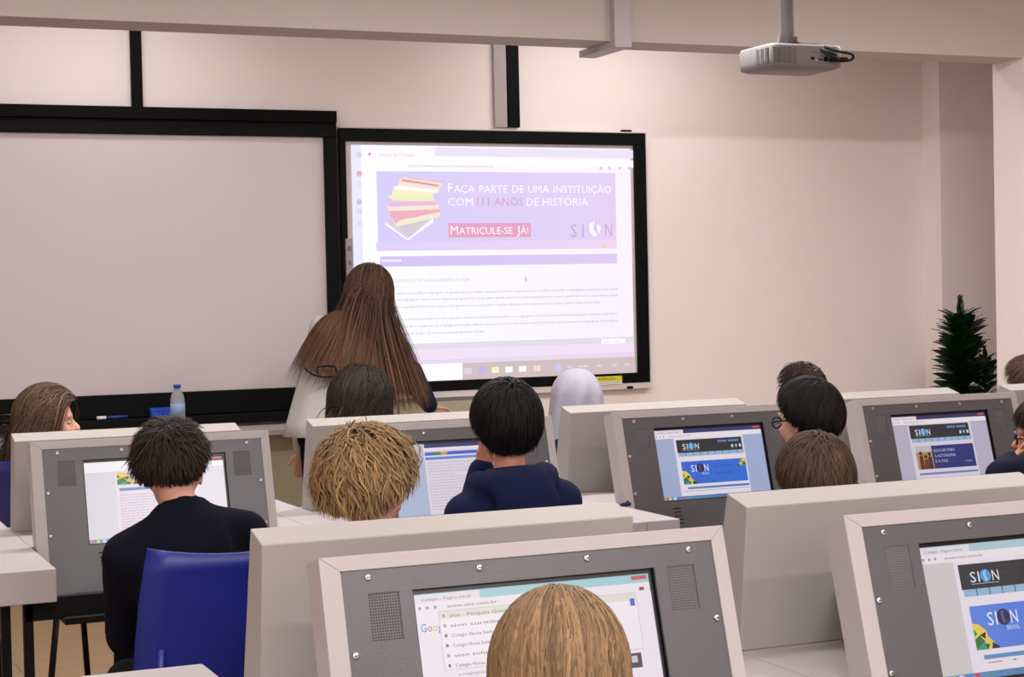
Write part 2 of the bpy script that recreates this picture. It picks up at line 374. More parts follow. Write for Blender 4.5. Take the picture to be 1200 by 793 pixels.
def textline(u0, v0, u1, cap=.0145, c=tx):
    a = bx(u0, v0); b = bx(u1, v0 - (u1 - u0) * .0245); L = b[0] - a[0]; s_ = ''
    while len(s_) < L / .0088: s_ += rnd.choice(words) + ' '
    dz.text(s_.strip(), a[0], a[1], cap, c, L)
p = bx(447, 330.5); dz.text('A CONGREGAÇÃO DE NOSSA SENHORA DE SION', p[0], p[1], .0165, (206, 196, 200), bx(550, 328)[0] - p[0])
for y in (345, 352.5, 361, 375.5, 384, 392.5):
    textline(447, y, {361: 703, 392.5: 567}.get(y, 723.5))
R4(430, 404, 742, 404.5, (216, 214, 222)); R4(430, 420, 743.5, 424, (222, 208, 232), (220, 200, 230))
R4(430, 411, 742, 419, (232, 218, 240))
p = bx(704, 396); q = bx(733, 402); dz.rect(p[0], p[1], q[0], q[1], (222, 222, 228)); dz.rect(p[0] + .004, p[1] + .004, q[0] - .004, q[1] - .004, (250, 250, 252)); dz.text('Exibir todos', p[0] + .02, p[1] + .024, .012, (190, 186, 196), .1)
R4(411, 432, 743.5, 437, (190, 172, 176)); a = bx(430, 444); b = bx(743.5, 436)
g0 = bx(600, 422.5)[1]; g1 = -jz0 - .002
dz.rect(bx(411, 400)[0], g0, bx(743.5, 400)[0], g1, (200, 182, 186)); dz.rect(bx(411, 400)[0], g0 - .028, bx(541, 400)[0], g1, (242, 242, 250))
dz.rect(bx(411, 400)[0], g0 - .026, bx(743, 400)[0], g0 - .002, (224, 208, 232)); dz.rect(bx(440, 400)[0], g0 + .002, bx(540, 400)[0], g1, (248, 248, 252))
gm = (g0 + g1) / 2
for x, c in ((548, (214, 206, 214)), (564, (190, 170, 232)), (580, (240, 234, 190)), (596, (248, 246, 248)), (612, (250, 248, 250)), (629, (232, 214, 200)), (654, (196, 190, 240)), (667, (214, 204, 216)), (680, (214, 204, 216)), (686, (220, 208, 218)), (702, (220, 208, 218)), (720, (220, 208, 218)), (735, (214, 204, 216))):
    X = bx(x, 430)[0]
    if x in (564, 654): dz.disc(X, gm, .022, c)
    elif x > 660: dz.rect(X - .016, gm - .006, X + .016, gm + .004, c)
    else: dz.rect(X - .022, gm - .016, X + .022, gm + .016, c)
PG([(614.5, 322.5), (618.5, 328), (616.5, 328), (616.5, 331), (615.5, 328.5), (614.5, 329)], (200, 190, 196))
o = dz.mb.build('projected_picture', screen_mat('picture_glow', .86, .04, .6), t)

# things on the pen tray
trayZ = ZB + .051
p = at(189, 482, YF - .04); e = MB(); e.box((p.x - .055, YF - .058, trayZ), (p.x + .075, YF - .004, trayZ + .028)); 
er = thing('board_eraser', 'blue board eraser lying on the whiteboard tray behind the water bottle', 'eraser', (0, 0, 0))
e.build('grip', mat('eraser_blue', (20, 74, 190), .5), er, bevel=.004); e = MB(); e.box((p.x - .055, YF - .058, trayZ + .028), (p.x + .075, YF - .004, trayZ + .046)); e.build('felt_pad', mat('eraser_felt', (30, 84, 200), .9), er, bevel=.003)
p = at(131, 488, YF - .04); mk = thing('marker_pen', 'thin blue and white marker pen on the whiteboard tray', 'pen', (0, 0, 0))
e = MB(); e.tube([(p.x - .03, YF - .04, trayZ + .0095), (p.x + .08, YF - .034, trayZ + .0095)], .009); e.build('barrel', mat('marker_blue', (36, 44, 130), .4), mk, True)
e = MB(); e.tube([(p.x - .075, YF - .043, trayZ + .0095), (p.x - .03, YF - .04, trayZ + .0095)], .0094); e.build('cap', mat('marker_white', (230, 226, 224), .4), mk, True)
# counter along the wall
CX0, CX1, CY0 = .35, 3.85, 8.60
t = thing('wall_counter', 'long white counter shelf along the wall below the boards', 'counter', (CX0, WY, 0))
e = MB(); e.box((0, CY0 - WY, .722), (CX1 - CX0, -.062, .75)); e.build('worktop', white_m, t, bevel=.003)
olive_m = mat('beige_panel', (168, 160, 134), .7, noise=.03)
e = MB(); e.box((.03, CY0 - WY + .12, 0), (CX1 - CX0 - .03, CY0 - WY + .14, .722)); e.build('front_panel', olive_m, t)  # shade on the wall under the counter put into this olive beige
for x in (0.002, 1.16, 2.32, CX1 - CX0 - .032):
    e = MB(); e.box((x, CY0 - WY + .01, 0), (x + .03, CY0 - WY + .119, .722)); e.build('support_panel', cream_m, t)
e = MB(); x0 = at(470, 470, 9).x; x1 = at(622, 470, 9).x
sp = thing('cable_trunking', 'beige horizontal boxed strip below the projected screen', 'trunking', (0, 0, 0))  # olive-beige boxed strip in three cover lengths
xs = [x0, at(481, 470, 9).x, (x0 + x1) / 2 + .1, x1]
for i in range(3):
    e = MB(); e.box((xs[i] + .001, WY - .05, .752), (xs[i + 1] - .001, WY - .001, iz0 - .055)); e.build('cover', olive_m, sp, bevel=.002)
# bottle
p = at(207.5, 450, 8.80); bt = thing('water_bottle', 'small clear plastic water bottle with blue cap on the wall counter', 'bottle', (p.x, 8.80, .7505))
H = p.z - .7505
glass_m = mat('clear_plastic', (240, 244, 248), .08, noise=0, trans=.7)
glass_m.node_tree.nodes['Principled BSDF'].inputs['IOR'].default_value = 1.06
water_m = mat('bottle_water', (236, 242, 246), .02, noise=0, trans=1)
R_ = .036
prof = [(R_ * .85, 0), (R_, .01), (R_, .05), (R_ * .93, .056), (R_, .062), (R_, .09), (R_ * .95, .1), (R_, .12), (R_, H * .68), (R_ * .8, H * .8), (R_ * .42, H * .88), (R_ * .38, H * .93)]
e = MB(); e.lathe(prof); e.build('bottle_body', glass_m, bt, True)
e = MB(); e.lathe([(R_ + .0008, H * .36), (R_ + .0008, H * .6)]); e.build('paper_label', mat('bottle_label', (150, 168, 206), .6), bt, True)
e = MB(); e.lathe([(.0185, H * .93), (.0185, H * .995), (.016, H)]); e.build('cap', mat('cap_blue', (24, 66, 176), .4), bt, True)

# ---------------------------------------------------------------- cable duct on the beam, projector
e0 = at(720, 20, BY0 - .05).x; e1 = at(740, 20, BY0 - .05).x
e = MB(); e.box((e0, BY0 - .05, BZ - .035), (e1, BY0, CEIL)); e.box((e0, BY0, BZ - .035), (e1, BY1 + .09, BZ))
tag(e.build('cable_duct', mat('duct_plastic', (184, 176, 180), .5), None, bevel=.003), 'white cable duct folded round the ceiling beam', 'duct')
PY = 5.5
pc = at(926, 70, PY); t = thing('ceiling_projector', 'light grey projector hanging from the ceiling on a pole, cables looped at its back', 'projector', (pc.x, PY, pc.z), 0)
hw, hd, hh = .155, .12, .042
def sup(z, k, n=28):
    out = []
    for i in range(n):
        a = 2 * math.pi * i / n; c, s_ = math.cos(a), math.sin(a)
        out.append((math.copysign(abs(c) ** .22, c) * hw * k, math.copysign(abs(s_) ** .22, s_) * hd * k, z))
    return out
e = MB(); rings = [sup(-hh, .86), sup(-hh * .8, .985), sup(-hh * .3, 1), sup(hh * .8, 1), sup(hh, .97)]; n = 28
vs = [q for r in rings for q in r]; fs = [tuple(range(n - 1, -1, -1)), tuple(range(4 * n, 5 * n))] + [(j * n + k, j * n + (k + 1) % n, (j + 1) * n + (k + 1) % n, (j + 1) * n + k) for j in range(4) for k in range(n)]
e.add(vs, fs); body = e.build('projector_body', proj_m, t, True)
vent = mat('vent_dark', (96, 92, 96), .6)
for cxx in range(5):                       # louvres on the left flank and corner
    for r_ in range(8):
        e = MB(); x = -hw + .008 + cxx * .0205; z = -hh * .62 + r_ * .0072
        e.box((x, -hd - .0015, z), (x + .015, -hd + .004, z + .003)); e.build('louvre', vent, body)
for cxx in range(3):
    for r_ in range(8):
        e = MB(); y = -hd + .02 + cxx * .03; z = -hh * .62 + r_ * .0072
        e.box((-hw - .0012, y, z), (-hw + .004, y + .02, z + .003)); e.build('louvre', vent, body)
for k, (x, z, w_, h_) in enumerate(((.012, -.008, .012, .010), (.03, -.014, .009, .005), (.043, -.012, .006, .006), (.053, -.012, .006, .006), (.066, -.01, .014, .016), (.085, -.012, .03, .008))):
    e = MB(); e.box((x, -hd - .0025, z - h_ / 2), (x + w_, -hd + .004, z + h_ / 2)); e.build('socket', dark_m if k != 1 else steel_m, body)
for k in range(5):
    e = MB(); e.box((.012 + k * .012, -hd - .0015, .012), (.019 + k * .012, -hd + .002, .014)); e.build('port_marking', vent, body)
e = MB(); e.tube([(.02, hd * .9, 0), (.02, hd + .018, 0)], .028, 20); e.build('lens', dark_m, t, True)
px = at(922.5, 20, PY).x - pc.x
e = MB(); e.tube([(px, 0, hh + .022), (px, 0, CEIL - pc.z)], .023, 20); e.build('ceiling_pole', pole_m, t, True)
e = MB(); e.box((px - .03, -.03, hh + .003), (px + .03, .03, hh + .012)); e.box((px - .038, -.006, hh), (px - .03, .006, hh + .045)); e.box((px + .03, -.006, hh), (px + .038, .006, hh + .045)); e.tube([(px - .04, 0, hh + .022), (px + .04, 0, hh + .022)], .006)
e.tube([(-.105, -.02, hh), (-.105, -.02, hh + .008)], .008); e.tube([(.12, -.02, hh), (.12, -.02, hh + .006)], .008); e.box((-.11, -.006, hh), (.12, .006, hh + .005))
e.build('ceiling_bracket', pole_m, t, bevel=.001)
for pts, r_ in (([(px - .012, -.03, hh + .03), (px - .005, -.05, hh + .012), (px + .03, -.06, hh + .008), (.04, -.09, hh), (.075, -.15, -.002), (.1, -.16, -.014), (.115, -.125, -.012)], .0048),
                ([(px + .012, -.03, hh + .03), (px + .02, -.05, hh + .01), (.06, -.1, hh + .0), (.1, -.15, .016), (.15, -.17, .004), (.158, -.16, -.012), (.13, -.15, -.018), (.09, -.125, -.014)], .005),
                ([(.055, -.1, hh - .006), (.07, -.14, .012), (.1, -.15, -.004)], .008)):
    sp_ = []
    for i in range(len(pts) - 1):
        A_ = [Vector(pts[max(i - 1, 0)]), Vector(pts[i]), Vector(pts[i + 1]), Vector(pts[min(i + 2, len(pts) - 1)])]
        for k in range(6):
            u = k / 6; sp_.append(.5 * ((2 * A_[1]) + (-A_[0] + A_[2]) * u + (2 * A_[0] - 5 * A_[1] + 4 * A_[2] - A_[3]) * u * u + (-A_[0] + 3 * A_[1] - 3 * A_[2] + A_[3]) * u ** 3))
    e = MB(); e.tube(sp_, r_, 8); e.build('cable', dark_m, t, True)
e = MB(); e.box((.085, -hd - .03, -.02), (.15, -hd - .003, -.004)); e.build('plug', dark_m, t, bevel=.003)

# ---------------------------------------------------------------- computer desks
TH = math.radians(16); SU = Vector((0, -math.sin(TH), -math.cos(TH))); SN = Vector((0, -math.cos(TH), math.sin(TH)))   # down the panel, out of the panel
K = 1.1; SO = Vector((0, (2.19 - 1.798) * K, EYE - .335 * K))   # local, top front corner of the monitor frame
def sl(x, v, d=0): return SO + Vector((x * K, 0, 0)) + SU * (v * K) + SN * d
def slabbox(mb, x0, v0, x1, v1, d0, d1, mi=0):     # d0 inner, d1 outer
    mb.hexa([sl(x0, v1, d0), sl(x1, v1, d0), sl(x1, v0, d0), sl(x0, v0, d0), sl(x0, v1, d1), sl(x1, v1, d1), sl(x1, v0, d1), sl(x0, v0, d1)], mi)
def ring(mb, outer, inner, d0, d1, mi=0):          # flat plate with a hole; outer and inner loops of equal length in (x, v)
    n = len(outer); v = []
    for loop, d in ((outer, d1), (inner, d1), (outer, d0), (inner, d0)): v += [sl(a, b, d) for a, b in loop]
    f = []
    for i in range(n):
        j = (i + 1) % n
        f += [(i, n + i, n + j, j), (2 * n + j, 3 * n + j, 3 * n + i, 2 * n + i), (i, j, 2 * n + j, 2 * n + i), (n + j, n + i, 3 * n + i, 3 * n + j)]
    mb.add(v, f, mi)
def rloop(x0, v0, x1, v1, r, n=6, rb=0):
    out = []
    for cx, cv, a0, rr in ((x0, v0, 180, r), (x1, v0, 270, r), (x1, v1, 0, rb or .0005), (x0, v1, 90, rb or .0005)):
        sx = 1 if cx == x0 else -1; sv = 1 if cv == v0 else -1
        for i in range(n + 1):
            a = math.radians(a0 + 90 * i / n); out.append((cx + sx * rr + rr * math.cos(a), cv + sv * rr + rr * math.sin(a)))
    return out
PX0, PV0, PX1, PV1 = .028, .018, .578, .386
SCR = (.128, .057, .478, .259)
def make_desk(lt=.1, rt=.1):
    t = thing('computer_desk', 'x', 'desk', (0, 0, 0))
    W = .6 * K; lt *= K; rt *= K; top, bot = .75, .667; yb = 1.15; yc = .90
    ys = sl(0, .3).y + .02
    mb = MB()
    zp = mb.zprism
    zp([(-lt, 0), (-.004, 0), (-.004, yb), (-lt, yb)], bot, top)
    mb.build('desktop_wing', white_m, t, bevel=.0025)
    mb = MB(); mb.zprism([(W + .004, 0), (W + rt, 0), (W + rt, yb), (W + .004, yb)], bot, top); mb.build('desktop_wing', white_m, t, bevel=.0025)
    mb = MB(); mb.zprism([(-.0035, ys + .075), (W + .0035, ys + .075), (W + .0035, yc), (-.0035, yc)], bot, top - .0004); mb.build('desktop_middle', white_m, t)
    # hood that stands behind the monitor
    h = MB(); h.prism([(.805, 1.0325), (.736, 1.014), (.770, top), (.880, top)], 0, W); h.build('rear_hood', cream_m, t, bevel=.002)
    # tilted white monitor frame: four mitred rails round the grey panel
    o = [(0, 0), (.6, 0), (.6, .40), (0, .40)]; i_ = [(PX0, PV0 + .002), (PX1, PV0 + .002), (PX1, PV1), (PX0, PV1)]
    for k, nm in ((0, 'frame_rail'), (1, 'frame_rail'), (3, 'frame_rail')):
        a, b, c, d_ = o[k], o[(k + 1) % 4], i_[(k + 1) % 4], i_[k]; g = .0004
        fr = MB(); fr.hexa([sl(*a, -.064), sl(*b, -.064), sl(*c, -.064), sl(*d_, -.064), sl(*a, 0), sl(*b, 0), sl(*c, 0), sl(*d_, 0)]); fr.build(nm, white_m, t, bevel=.0012)
    bk = MB(); slabbox(bk, .004, .004, .596, .398, -.066, -.060); bk.build('frame_back', cream_m, t)
    bk = MB(); bk.box((.2, .52, .7505), (W - .2, .74, .86)); bk.build('monitor_support', dark_m, t)
    # grey steel panel with rounded upper corners and the screen opening
    pn = MB(); n_ = 6
    def corner_loop(x0, v0, x1, v1, n):   # square loop with the same number of points
        return [(x0, v0)] * (n + 1) + [(x1, v0)] * (n + 1) + [(x1, v1)] * (n + 1) + [(x0, v1)] * (n + 1)
    def inner(x0, v0, x1, v1, r=.001): return rloop(x0, v0, x1, v1, r, n_)
    sx0, sv0, sx1, sv1 = SCR[0] - .004, SCR[1] - .006, SCR[2] + .005, SCR[3] + .004
    # the panel is cut into an upper field and two grille windows by building it of strips
    g1 = (.062, .051, .105, .114); g2 = (.502, .051, .545, .114)
    ring(pn, rloop(PX0, PV0, PX1, PV1, .008, n_), inner(g1[0], sv0, g2[2], sv1), -.008, -.003)
    slabbox(pn, g1[0], sv0, g1[2] + .0, g1[1] + .0, -.008, -.003) if g1[1] > sv0 else None
    slabbox(pn, g1[0], g1[3], g1[2], sv1, -.008, -.003); slabbox(pn, g2[0], g2[3], g2[2], sv1, -.008, -.003)
    slabbox(pn, g1[2], sv0, sx0, sv1, -.008, -.003); slabbox(pn, sx1, sv0, g2[0], sv1, -.008, -.003)
    panel = pn.build('steel_panel', panel_m, t)
    dk = MB(); slabbox(dk, .05, .04, .556, .27, -.055, -.05); slabbox(dk, .05, .04, .115, .27, -.05, -.013); slabbox(dk, .492, .04, .556, .27, -.05, -.013); dk.build('inner_box', dark_m, t)
    bz = MB(); ring(bz, inner(sx0 - .004, sv0 - .004, sx1 + .004, sv1 + .004), inner(SCR[0], SCR[1], SCR[2], SCR[3]), -.03, -.0125); bz.build('screen_bezel', mat('bezel_black', (20, 20, 26), .3), t)
    for g in (g1, g2):
        gr = MB(); nx, nv = 13, 18
        for i in range(nx): x = g[0] + (g[2] - g[0]) * (i + .0) / (nx - 1); slabbox(gr, x - .0009, g[1], x + .0009, g[3], -.0065, -.0045)
        for j in range(nv): v = g[1] + (g[3] - g[1]) * j / (nv - 1); slabbox(gr, g[0], v - .0009, g[2], v + .0009, -.0065, -.0045)
        gr.build('speaker_grille', grid_m, t)
    for x, v in ((.065, .03), (.222, .03), (.382, .03), (.541, .03), (.037, .129), (.569, .129), (.036, .235), (.571, .238)):
        s_ = MB(); c = sl(x, v, -.0032); s_.tube([c, c + SN * .0022, c + SN * .003], [.0058, .0056, .0035], 12)
        sc_ = s_.build('screw', steel_m, t, True)
        s_ = MB(); c = c + SN * .0031; s_.hexa([c + Vector((a, 0, 0)) + SU * b + SN * e_ for e_ in (0, .0004) for a, b in ((-.0032, -.0007), (.0032, -.0007), (.0032, .0007), (-.0032, .0007))]); s_.build('screw_slot', dark_m, sc_)
    for k in range(5):
        s_ = MB(); v = .282 + k * .0105; x = .147 + k * .0012; slabbox(s_, x, v, x + .024, v + .0032, -.004, -.0026); s_.build('vent_slot', dark_m, panel)
    lp = MB(); slabbox(lp, PX0, .341, PX1, .386, -.003, .0); lp.build('lower_strip', panel_m, t, bevel=.0008)
    # keyboard shelf, rail and legs
    e = MB(); e.box((.02, .04, .60), (W - .02, .36, .618)); e.build('keyboard_shelf', dark_m, t, bevel=.002)
    e = MB(); e.box((-.07, .08, .61), (W + .065, .11, .666)); e.build('front_rail', dark_m, t)
    e = MB(); e.box((-.07, .92, .585), (W + .065, .95, .666)); e.build('back_rail', dark_m, t)
    for x in ([-.13] if lt > .15 else []) + [-.075, W + .04]:
        for y in (.08, .92):
            e = MB(); e.box((x, y, .001), (x + .024, y + .024, .6665)); e.build('leg', dark_m, t, bevel=.002)
    return t
ROWY = [1.798 * K, (1.798 + 2.235) * K]
def place_desk(row, px, label, lt=.1, rt=.1):
    d = make_desk(lt, rt); d.location = (px * K, ROWY[row], 0); d['label'] = label; d['group'] = 'white computer desks in two rows'; return d
desks = {}
desks['A'] = place_desk(0, .661, 'nearest white computer desk, its search page half hidden by the long-haired girl', .2)
desks['B'] = place_desk(0, 1.466, 'white computer desk at the lower right edge, a blue banner on its screen')
desks['C'] = place_desk(1, .610, 'white computer desk at far left with the blue chair in front, glare on its panel', .2, .102)
desks['D'] = place_desk(1, 1.413, 'white computer desk behind the blond boy and the boy in the hooded top', .1, .086)
desks['E'] = place_desk(1, 2.200, 'white computer desk in the middle with a large blue banner, beside the boy with glasses')
desks['F'] = place_desk(1, 3.003, 'white computer desk before the potted plant, its screen showing a photo and navy banner')
desks['G'] = place_desk(1, 3.810, 'white computer desk mostly beyond the right edge, only its rear hood corner in view')

def display_for(desk, row, px):
    o = sl(SCR[0], SCR[1], -.0165); d = Display(o, (1, 0, 0), SU, SN); d.w = (SCR[2] - SCR[0]) * K; d.h = (SCR[3] - SCR[1]) * K
    return d
lcd = screen_mat('lcd_light', .70)
def finish(d, desk): d.mb.build('screen_picture', lcd, desk)
def chrome(d, title=(170, 200, 216), tab=(232, 224, 232), bar=(240, 232, 238), dark=False):
    W, H = d.w, d.h
    d.rect(0, 0, W, H, (236, 228, 238)); d.rect(0, 0, W, .016 * K * .8, title); d.rect(0, .001, W * .27, .02, tab); d.rect(0, .013, W, .028, bar)
    d.text('Colegio - Pagina inicial', .012, .0105, .0045, (120, 116, 126), W * .2)
    for i, c in enumerate(((150, 150, 160), (150, 150, 160), (150, 150, 160))): d.disc(.008 + i * .012, .0205, .0025, c, 8)
    d.text('www.site.com.br', .05, .023, .005, (120, 116, 126), .08); d.rect(W - .03, .002, W - .004, .008, (200, 80, 90))
    d.grad(0, H - .011, W, H, (100, 150, 190), (60, 96, 150)); 
    for i, c in enumerate(((230, 120, 60), (230, 210, 90), (220, 225, 235), (70, 130, 220), (220, 60, 60))): d.rect(.004 + i * .016, H - .0095, .013 + i * .016, H - .0015, c)
def flag(d, x0, y0, x1, y1, flip=False):      # triangles in yellow, green, blue in the banner's corner
    w_ = (x1 - x0); h_ = (y1 - y0)
    def q(pts, c): d.poly([(x0 + (1 - a if flip else a) * w_, y0 + b * h_) for a, b in (pts if not flip else pts[::-1])], c)
    q([(0, 0), (.22, .05), (.45, .3), (.5, .55), (.35, .7), (0, .6)], (236, 206, 70)); q([(0, .6), (.2, .45), (.35, .7), (0, 1)], (30, 120, 60)); q([(0, .2), (.12, .4), (0, .5)], (40, 150, 80))
    q([(.2, .45), (.42, .35), (.38, .62)], (20, 30, 70)); q([(.35, .7), (.5, .55), (.7, .8), (.6, 1), (.3, 1)], (226, 200, 80)); q([(0, 1), (.3, .8), (.45, 1)], (60, 160, 80)); q([(.6, .75), (.85, .95), (.8, 1), (.55, 1)], (20, 24, 50)); q([(.3, .78), (.5, .82), (.4, 1)], (24, 90, 60))
def sion(d, x, y, cap, c, globe=(90, 160, 220), w=None):
    w = w or cap * 3.2
    d.text('S', x, y, cap, c, w * .19, .01); d.text('I', x + w * .27, y, cap, c, w * .05, .01); d.text('N', x + w * .76, y, cap, c, w * .23, .01)
    d.disc(x + w * .53, y - cap * .52, cap * .62, globe, 18); d.poly([(x + w * .45, y - cap * .9), (x + w * .56, y - cap * 1.05), (x + w * .53, y - cap * .5), (x + w * .6, y - cap * .1), (x + w * .5, y - cap * .05), (x + w * .46, y - cap * .5)], tuple(min(255, v + 60) for v in globe))
def lines(d, x0, x1, y0, y1, n, c=(150, 146, 160), cap=.0042):
    for i in range(n):
        y = y0 + (y1 - y0) * i / max(1, n - 1); s_ = ''
        L = (x1 - x0) * (1 if i % 5 != 4 else rnd.uniform(.3, .8))
        while len(s_) < L / .0032: s_ += rnd.choice(words) + ' '
        d.text(s_.strip(), x0, y, cap, c, L)
def site_header(d, x0, x1, y0, hh_):
    H = hh_; d.rect(x0, y0, x1, y0 + H, (36, 40, 48))
    for i in range(14):
        for j in range(3): d.rect(x0 + (x1 - x0) * (.34 + i * .045), y0 + H * (.12 + .28 * j), x0 + (x1 - x0) * (.365 + i * .045), y0 + H * (.22 + .28 * j), (46, 48, 54))
    sion(d, x0 + (x1 - x0) * .08, y0 + H * .74, H * .42, (232, 236, 244), (84, 150, 214), (x1 - x0) * .25)
    d.rect(x0 + (x1 - x0) * .08, y0 + H * .8, x0 + (x1 - x0) * .32, y0 + H * .82, (190, 196, 206))
    d.rect(x0 + (x1 - x0) * .62, y0 + H * .18, x0 + (x1 - x0) * .76, y0 + H * .34, (90, 130, 190)); d.rect(x0 + (x1 - x0) * .78, y0 + H * .18, x0 + (x1 - x0) * .94, y0 + H * .34, (90, 130, 190))
    for i, c in enumerate(((210, 220, 235), (120, 190, 235), (220, 225, 235))): d.rect(x0 + (x1 - x0) * (.82 + i * .06), y0 + H * .56, x0 + (x1 - x0) * (.85 + i * .06), y0 + H * .78, c)
    d.rect(x0, y0 + H, x1, y0 + H * 1.28, (150, 184, 214))
    for i in range(1, 9): d.rect(x0 + (x1 - x0) * i / 9 - .001, y0 + H, x0 + (x1 - x0) * i / 9 + .001, y0 + H * 1.28, (60, 90, 130))
# E and B: large blue banner
for key in ('E', 'B'):
    d = display_for(desks[key], 0, 0); W, H = d.w, d.h; chrome(d, (40, 52, 110) if key == 'E' else (176, 204, 216))
    side = (164, 178, 216) if key == 'E' else (210, 204, 206)
    d.rect(0, .028, W, H - .011, side); x0, x1 = W * .19, W * .80
    d.rect(x0 - .008, .028, x1 + .006, H - .011, (236, 226, 238)); site_header(d, x0, x1, .034, .042)
    by0, by1 = .104, .104 + .072; d.grad(x0 + .004, by0, x1 - .001, by1, (92, 132, 226), (66, 116, 222)) if key == 'B' else d.grad(x0 + .004, by0, x1 - .001, by1, (40, 104, 214), (40, 110, 220))
    flag(d, x0 + .004, by0 + .028, x0 + .06, by1)
    sion(d, x0 + .036, by0 + .034, .022, (236, 240, 252), (24, 30, 80), .062); d.text('BRASIL', x0 + .072, by0 + .044, .007, (206, 216, 244), .026)
    d.text('do seu lado', x0 + .12, by0 + .022, .006, (30, 60, 150), .06); d.text('desde sempre', x0 + .12, by0 + .045, .006, (30, 60, 150), .06)
    flag(d, x1 - .04, by0, x1 - .001, by0 + .024, True)
    d.grad(x0 + .014, by1 + .009, x1 - .001, by1 + .016, (90, 150, 196), (60, 120, 190))
    d.rect(x0, by1 + .021, x1, by1 + .0225, (120, 160, 206)) if key == 'E' else (d.rect(x0 + .02, by1 + .021, x0 + .05, by1 + .0225, (220, 80, 60)), d.rect(x0 + .07, by1 + .0205, x0 + .078, by1 + .0225, (60, 160, 90)))
    finish(d, desks[key])
# F: photo and navy banner
d = display_for(desks['F'], 0, 0); W, H = d.w, d.h; chrome(d, (40, 44, 92)); d.rect(0, .028, W, H - .011, (186, 178, 200)); x0, x1 = W * .175, W * .80
d.rect(x0 - .006, .028, x1 + .01, H, (222, 210, 226)); site_header(d, x0, x1, .032, .046); by0, by1 = .104, .182
d.rect(x0 + .006, by0, x1, by1, (34, 44, 116)); d.rect(x0 + .006, by0, x0 + .07, by1, (176, 140, 92)); d.rect(x0 + .006, by0, x0 + .07, by0 + .02, (196, 186, 196))
for cx_, c_, h_ in ((.024, (90, 48, 34), .0), (.042, (110, 50, 44), .012), (.058, (60, 40, 34), .004)):
    d.poly([(x0 + cx_ - .009, by1), (x0 + cx_ + .009, by1), (x0 + cx_ + .007, by0 + .032 + h_), (x0 + cx_ - .007, by0 + .032 + h_)], c_); d.disc(x0 + cx_, by0 + .024 + h_, .0065, (60, 36, 28))
for i, s_ in enumerate(('EDUCAR PARA', 'A AUTONOMIA', 'E A PAZ')): d.text(s_, x0 + .078, by0 + .022 + i * .018, .0095, (190, 196, 232), (.085, .085, .05)[i])
d.text('colegio', x1 - .045, by0 + .06, .006, (170, 180, 220), .03); d.rect(x0 + .006, by1 + .012, x1, by1 + .019, (110, 130, 184)); d.rect(x0, H - .011, x1, H - .009, (200, 190, 210)); finish(d, desks['F'])
# D: text page with narrow banner
d = display_for(desks['D'], 0, 0); W, H = d.w, d.h; chrome(d, (36, 48, 110)); d.rect(0, .028, W, H - .011, (176, 188, 216)); x0, x1 = W * .26, W * .86; d.rect(x0, .02, x1, H - .011, (228, 218, 234))
d.rect(0, .003, x0, .028, (196, 188, 196)); d.grad(x0 + .003, .026, x1, .036, (60, 96, 210), (50, 90, 214)); d.poly([(x0 + .03, .026), (x0 + .06, .026), (x0 + .052, .036), (x0 + .036, .036)], (50, 140, 70)); d.poly([(x0 + .05, .026), (x0 + .078, .026), (x0 + .068, .036), (x0 + .056, .036)], (206, 160, 50))
d.grad(x0 + .003, .041, x1, .049, (90, 130, 200), (110, 150, 214)); lines(d, x0 + .006, x1 - .006, .06, H - .024, 17); finish(d, desks['D'])
# C: text page with coloured banner
d = display_for(desks['C'], 0, 0); W, H = d.w, d.h; chrome(d, (30, 34, 60), bar=(250, 248, 252)); d.rect(0, .0, W * .42, .03, (250, 248, 252)); d.rect(0, .028, W, H - .011, (226, 220, 230)); x0, x1 = W * .21, W * .80
d.rect(x0, .026, x1, H - .011, (240, 226, 240)); d.grad(x0 + .006, .034, x1 - .01, .066, (120, 140, 226), (86, 112, 220)); flag(d, x0 + .006, .030, x0 + .085, .066)
d.grad(x0 + .01, .075, x1 - .01, .083, (96, 140, 196), (120, 160, 206)); lines(d, x0 + .01, x1 - .012, .096, H - .022, 15); finish(d, desks['C'])
# A: search page with suggestion list
d = display_for(desks['A'], 0, 0); W, H = d.w, d.h; chrome(d, (160, 206, 214)); d.rect(0, .028, W, H - .011, (242, 232, 242))
for ch, c, xx in zip('Google', ((66, 110, 220), (214, 70, 60), (232, 180, 60), (66, 110, 220), (60, 160, 90), (214, 70, 60)), (.006, .0165, .0245, .0325, .0405, .0445)): d.text(ch, xx, .055, .012, c, {'l': .002}.get(ch, .0085 if ch == 'G' else .0068), .01)
bx0, bx1 = .036, W * .93; d.rect(bx0 - .001, .027, bx1 + .001, .113, (206, 198, 206)); d.rect(bx0, .028, bx1, .112, (246, 238, 246)); d.rect(bx0, .028, bx1, .039, (226, 226, 214))
for i, s_ in enumerate(('sion - Pesquisa Google', 'sion curitiba', 'Colegio Nossa Senhora de Sion', 'Colegio Nossa Senhora de Sion SP', 'sion solucoes', 'Colegio Nossa Senhora de Sion')):
    y = .037 + i * .0145; d.text(s_, bx0 + .016, y, .005, (110, 104, 112), min(.05 + .0022 * len(s_), .1)); d.rect(bx0 + .005, y - .005, bx0 + .009, y - .0005, (130, 90, 130) if i in (2, 3, 5) else (160, 156, 160))
    if i in (0, 2, 3, 4, 5): d.text('- www.colegiosion.com.br', bx0 + .125, y, .0045, (90, 110, 200), .07)
d.rect(bx1 - .012, .036, bx1 - .004, .047, (60, 100, 210)); d.rect(W - .02, .02, W - .012, .025, (130, 60, 80)); d.rect(bx1 - .03, .118, bx1 - .006, .14, (60, 60, 70)); d.rect(bx1 - .023, .122, bx1 - .013, .132, (200, 200, 206))
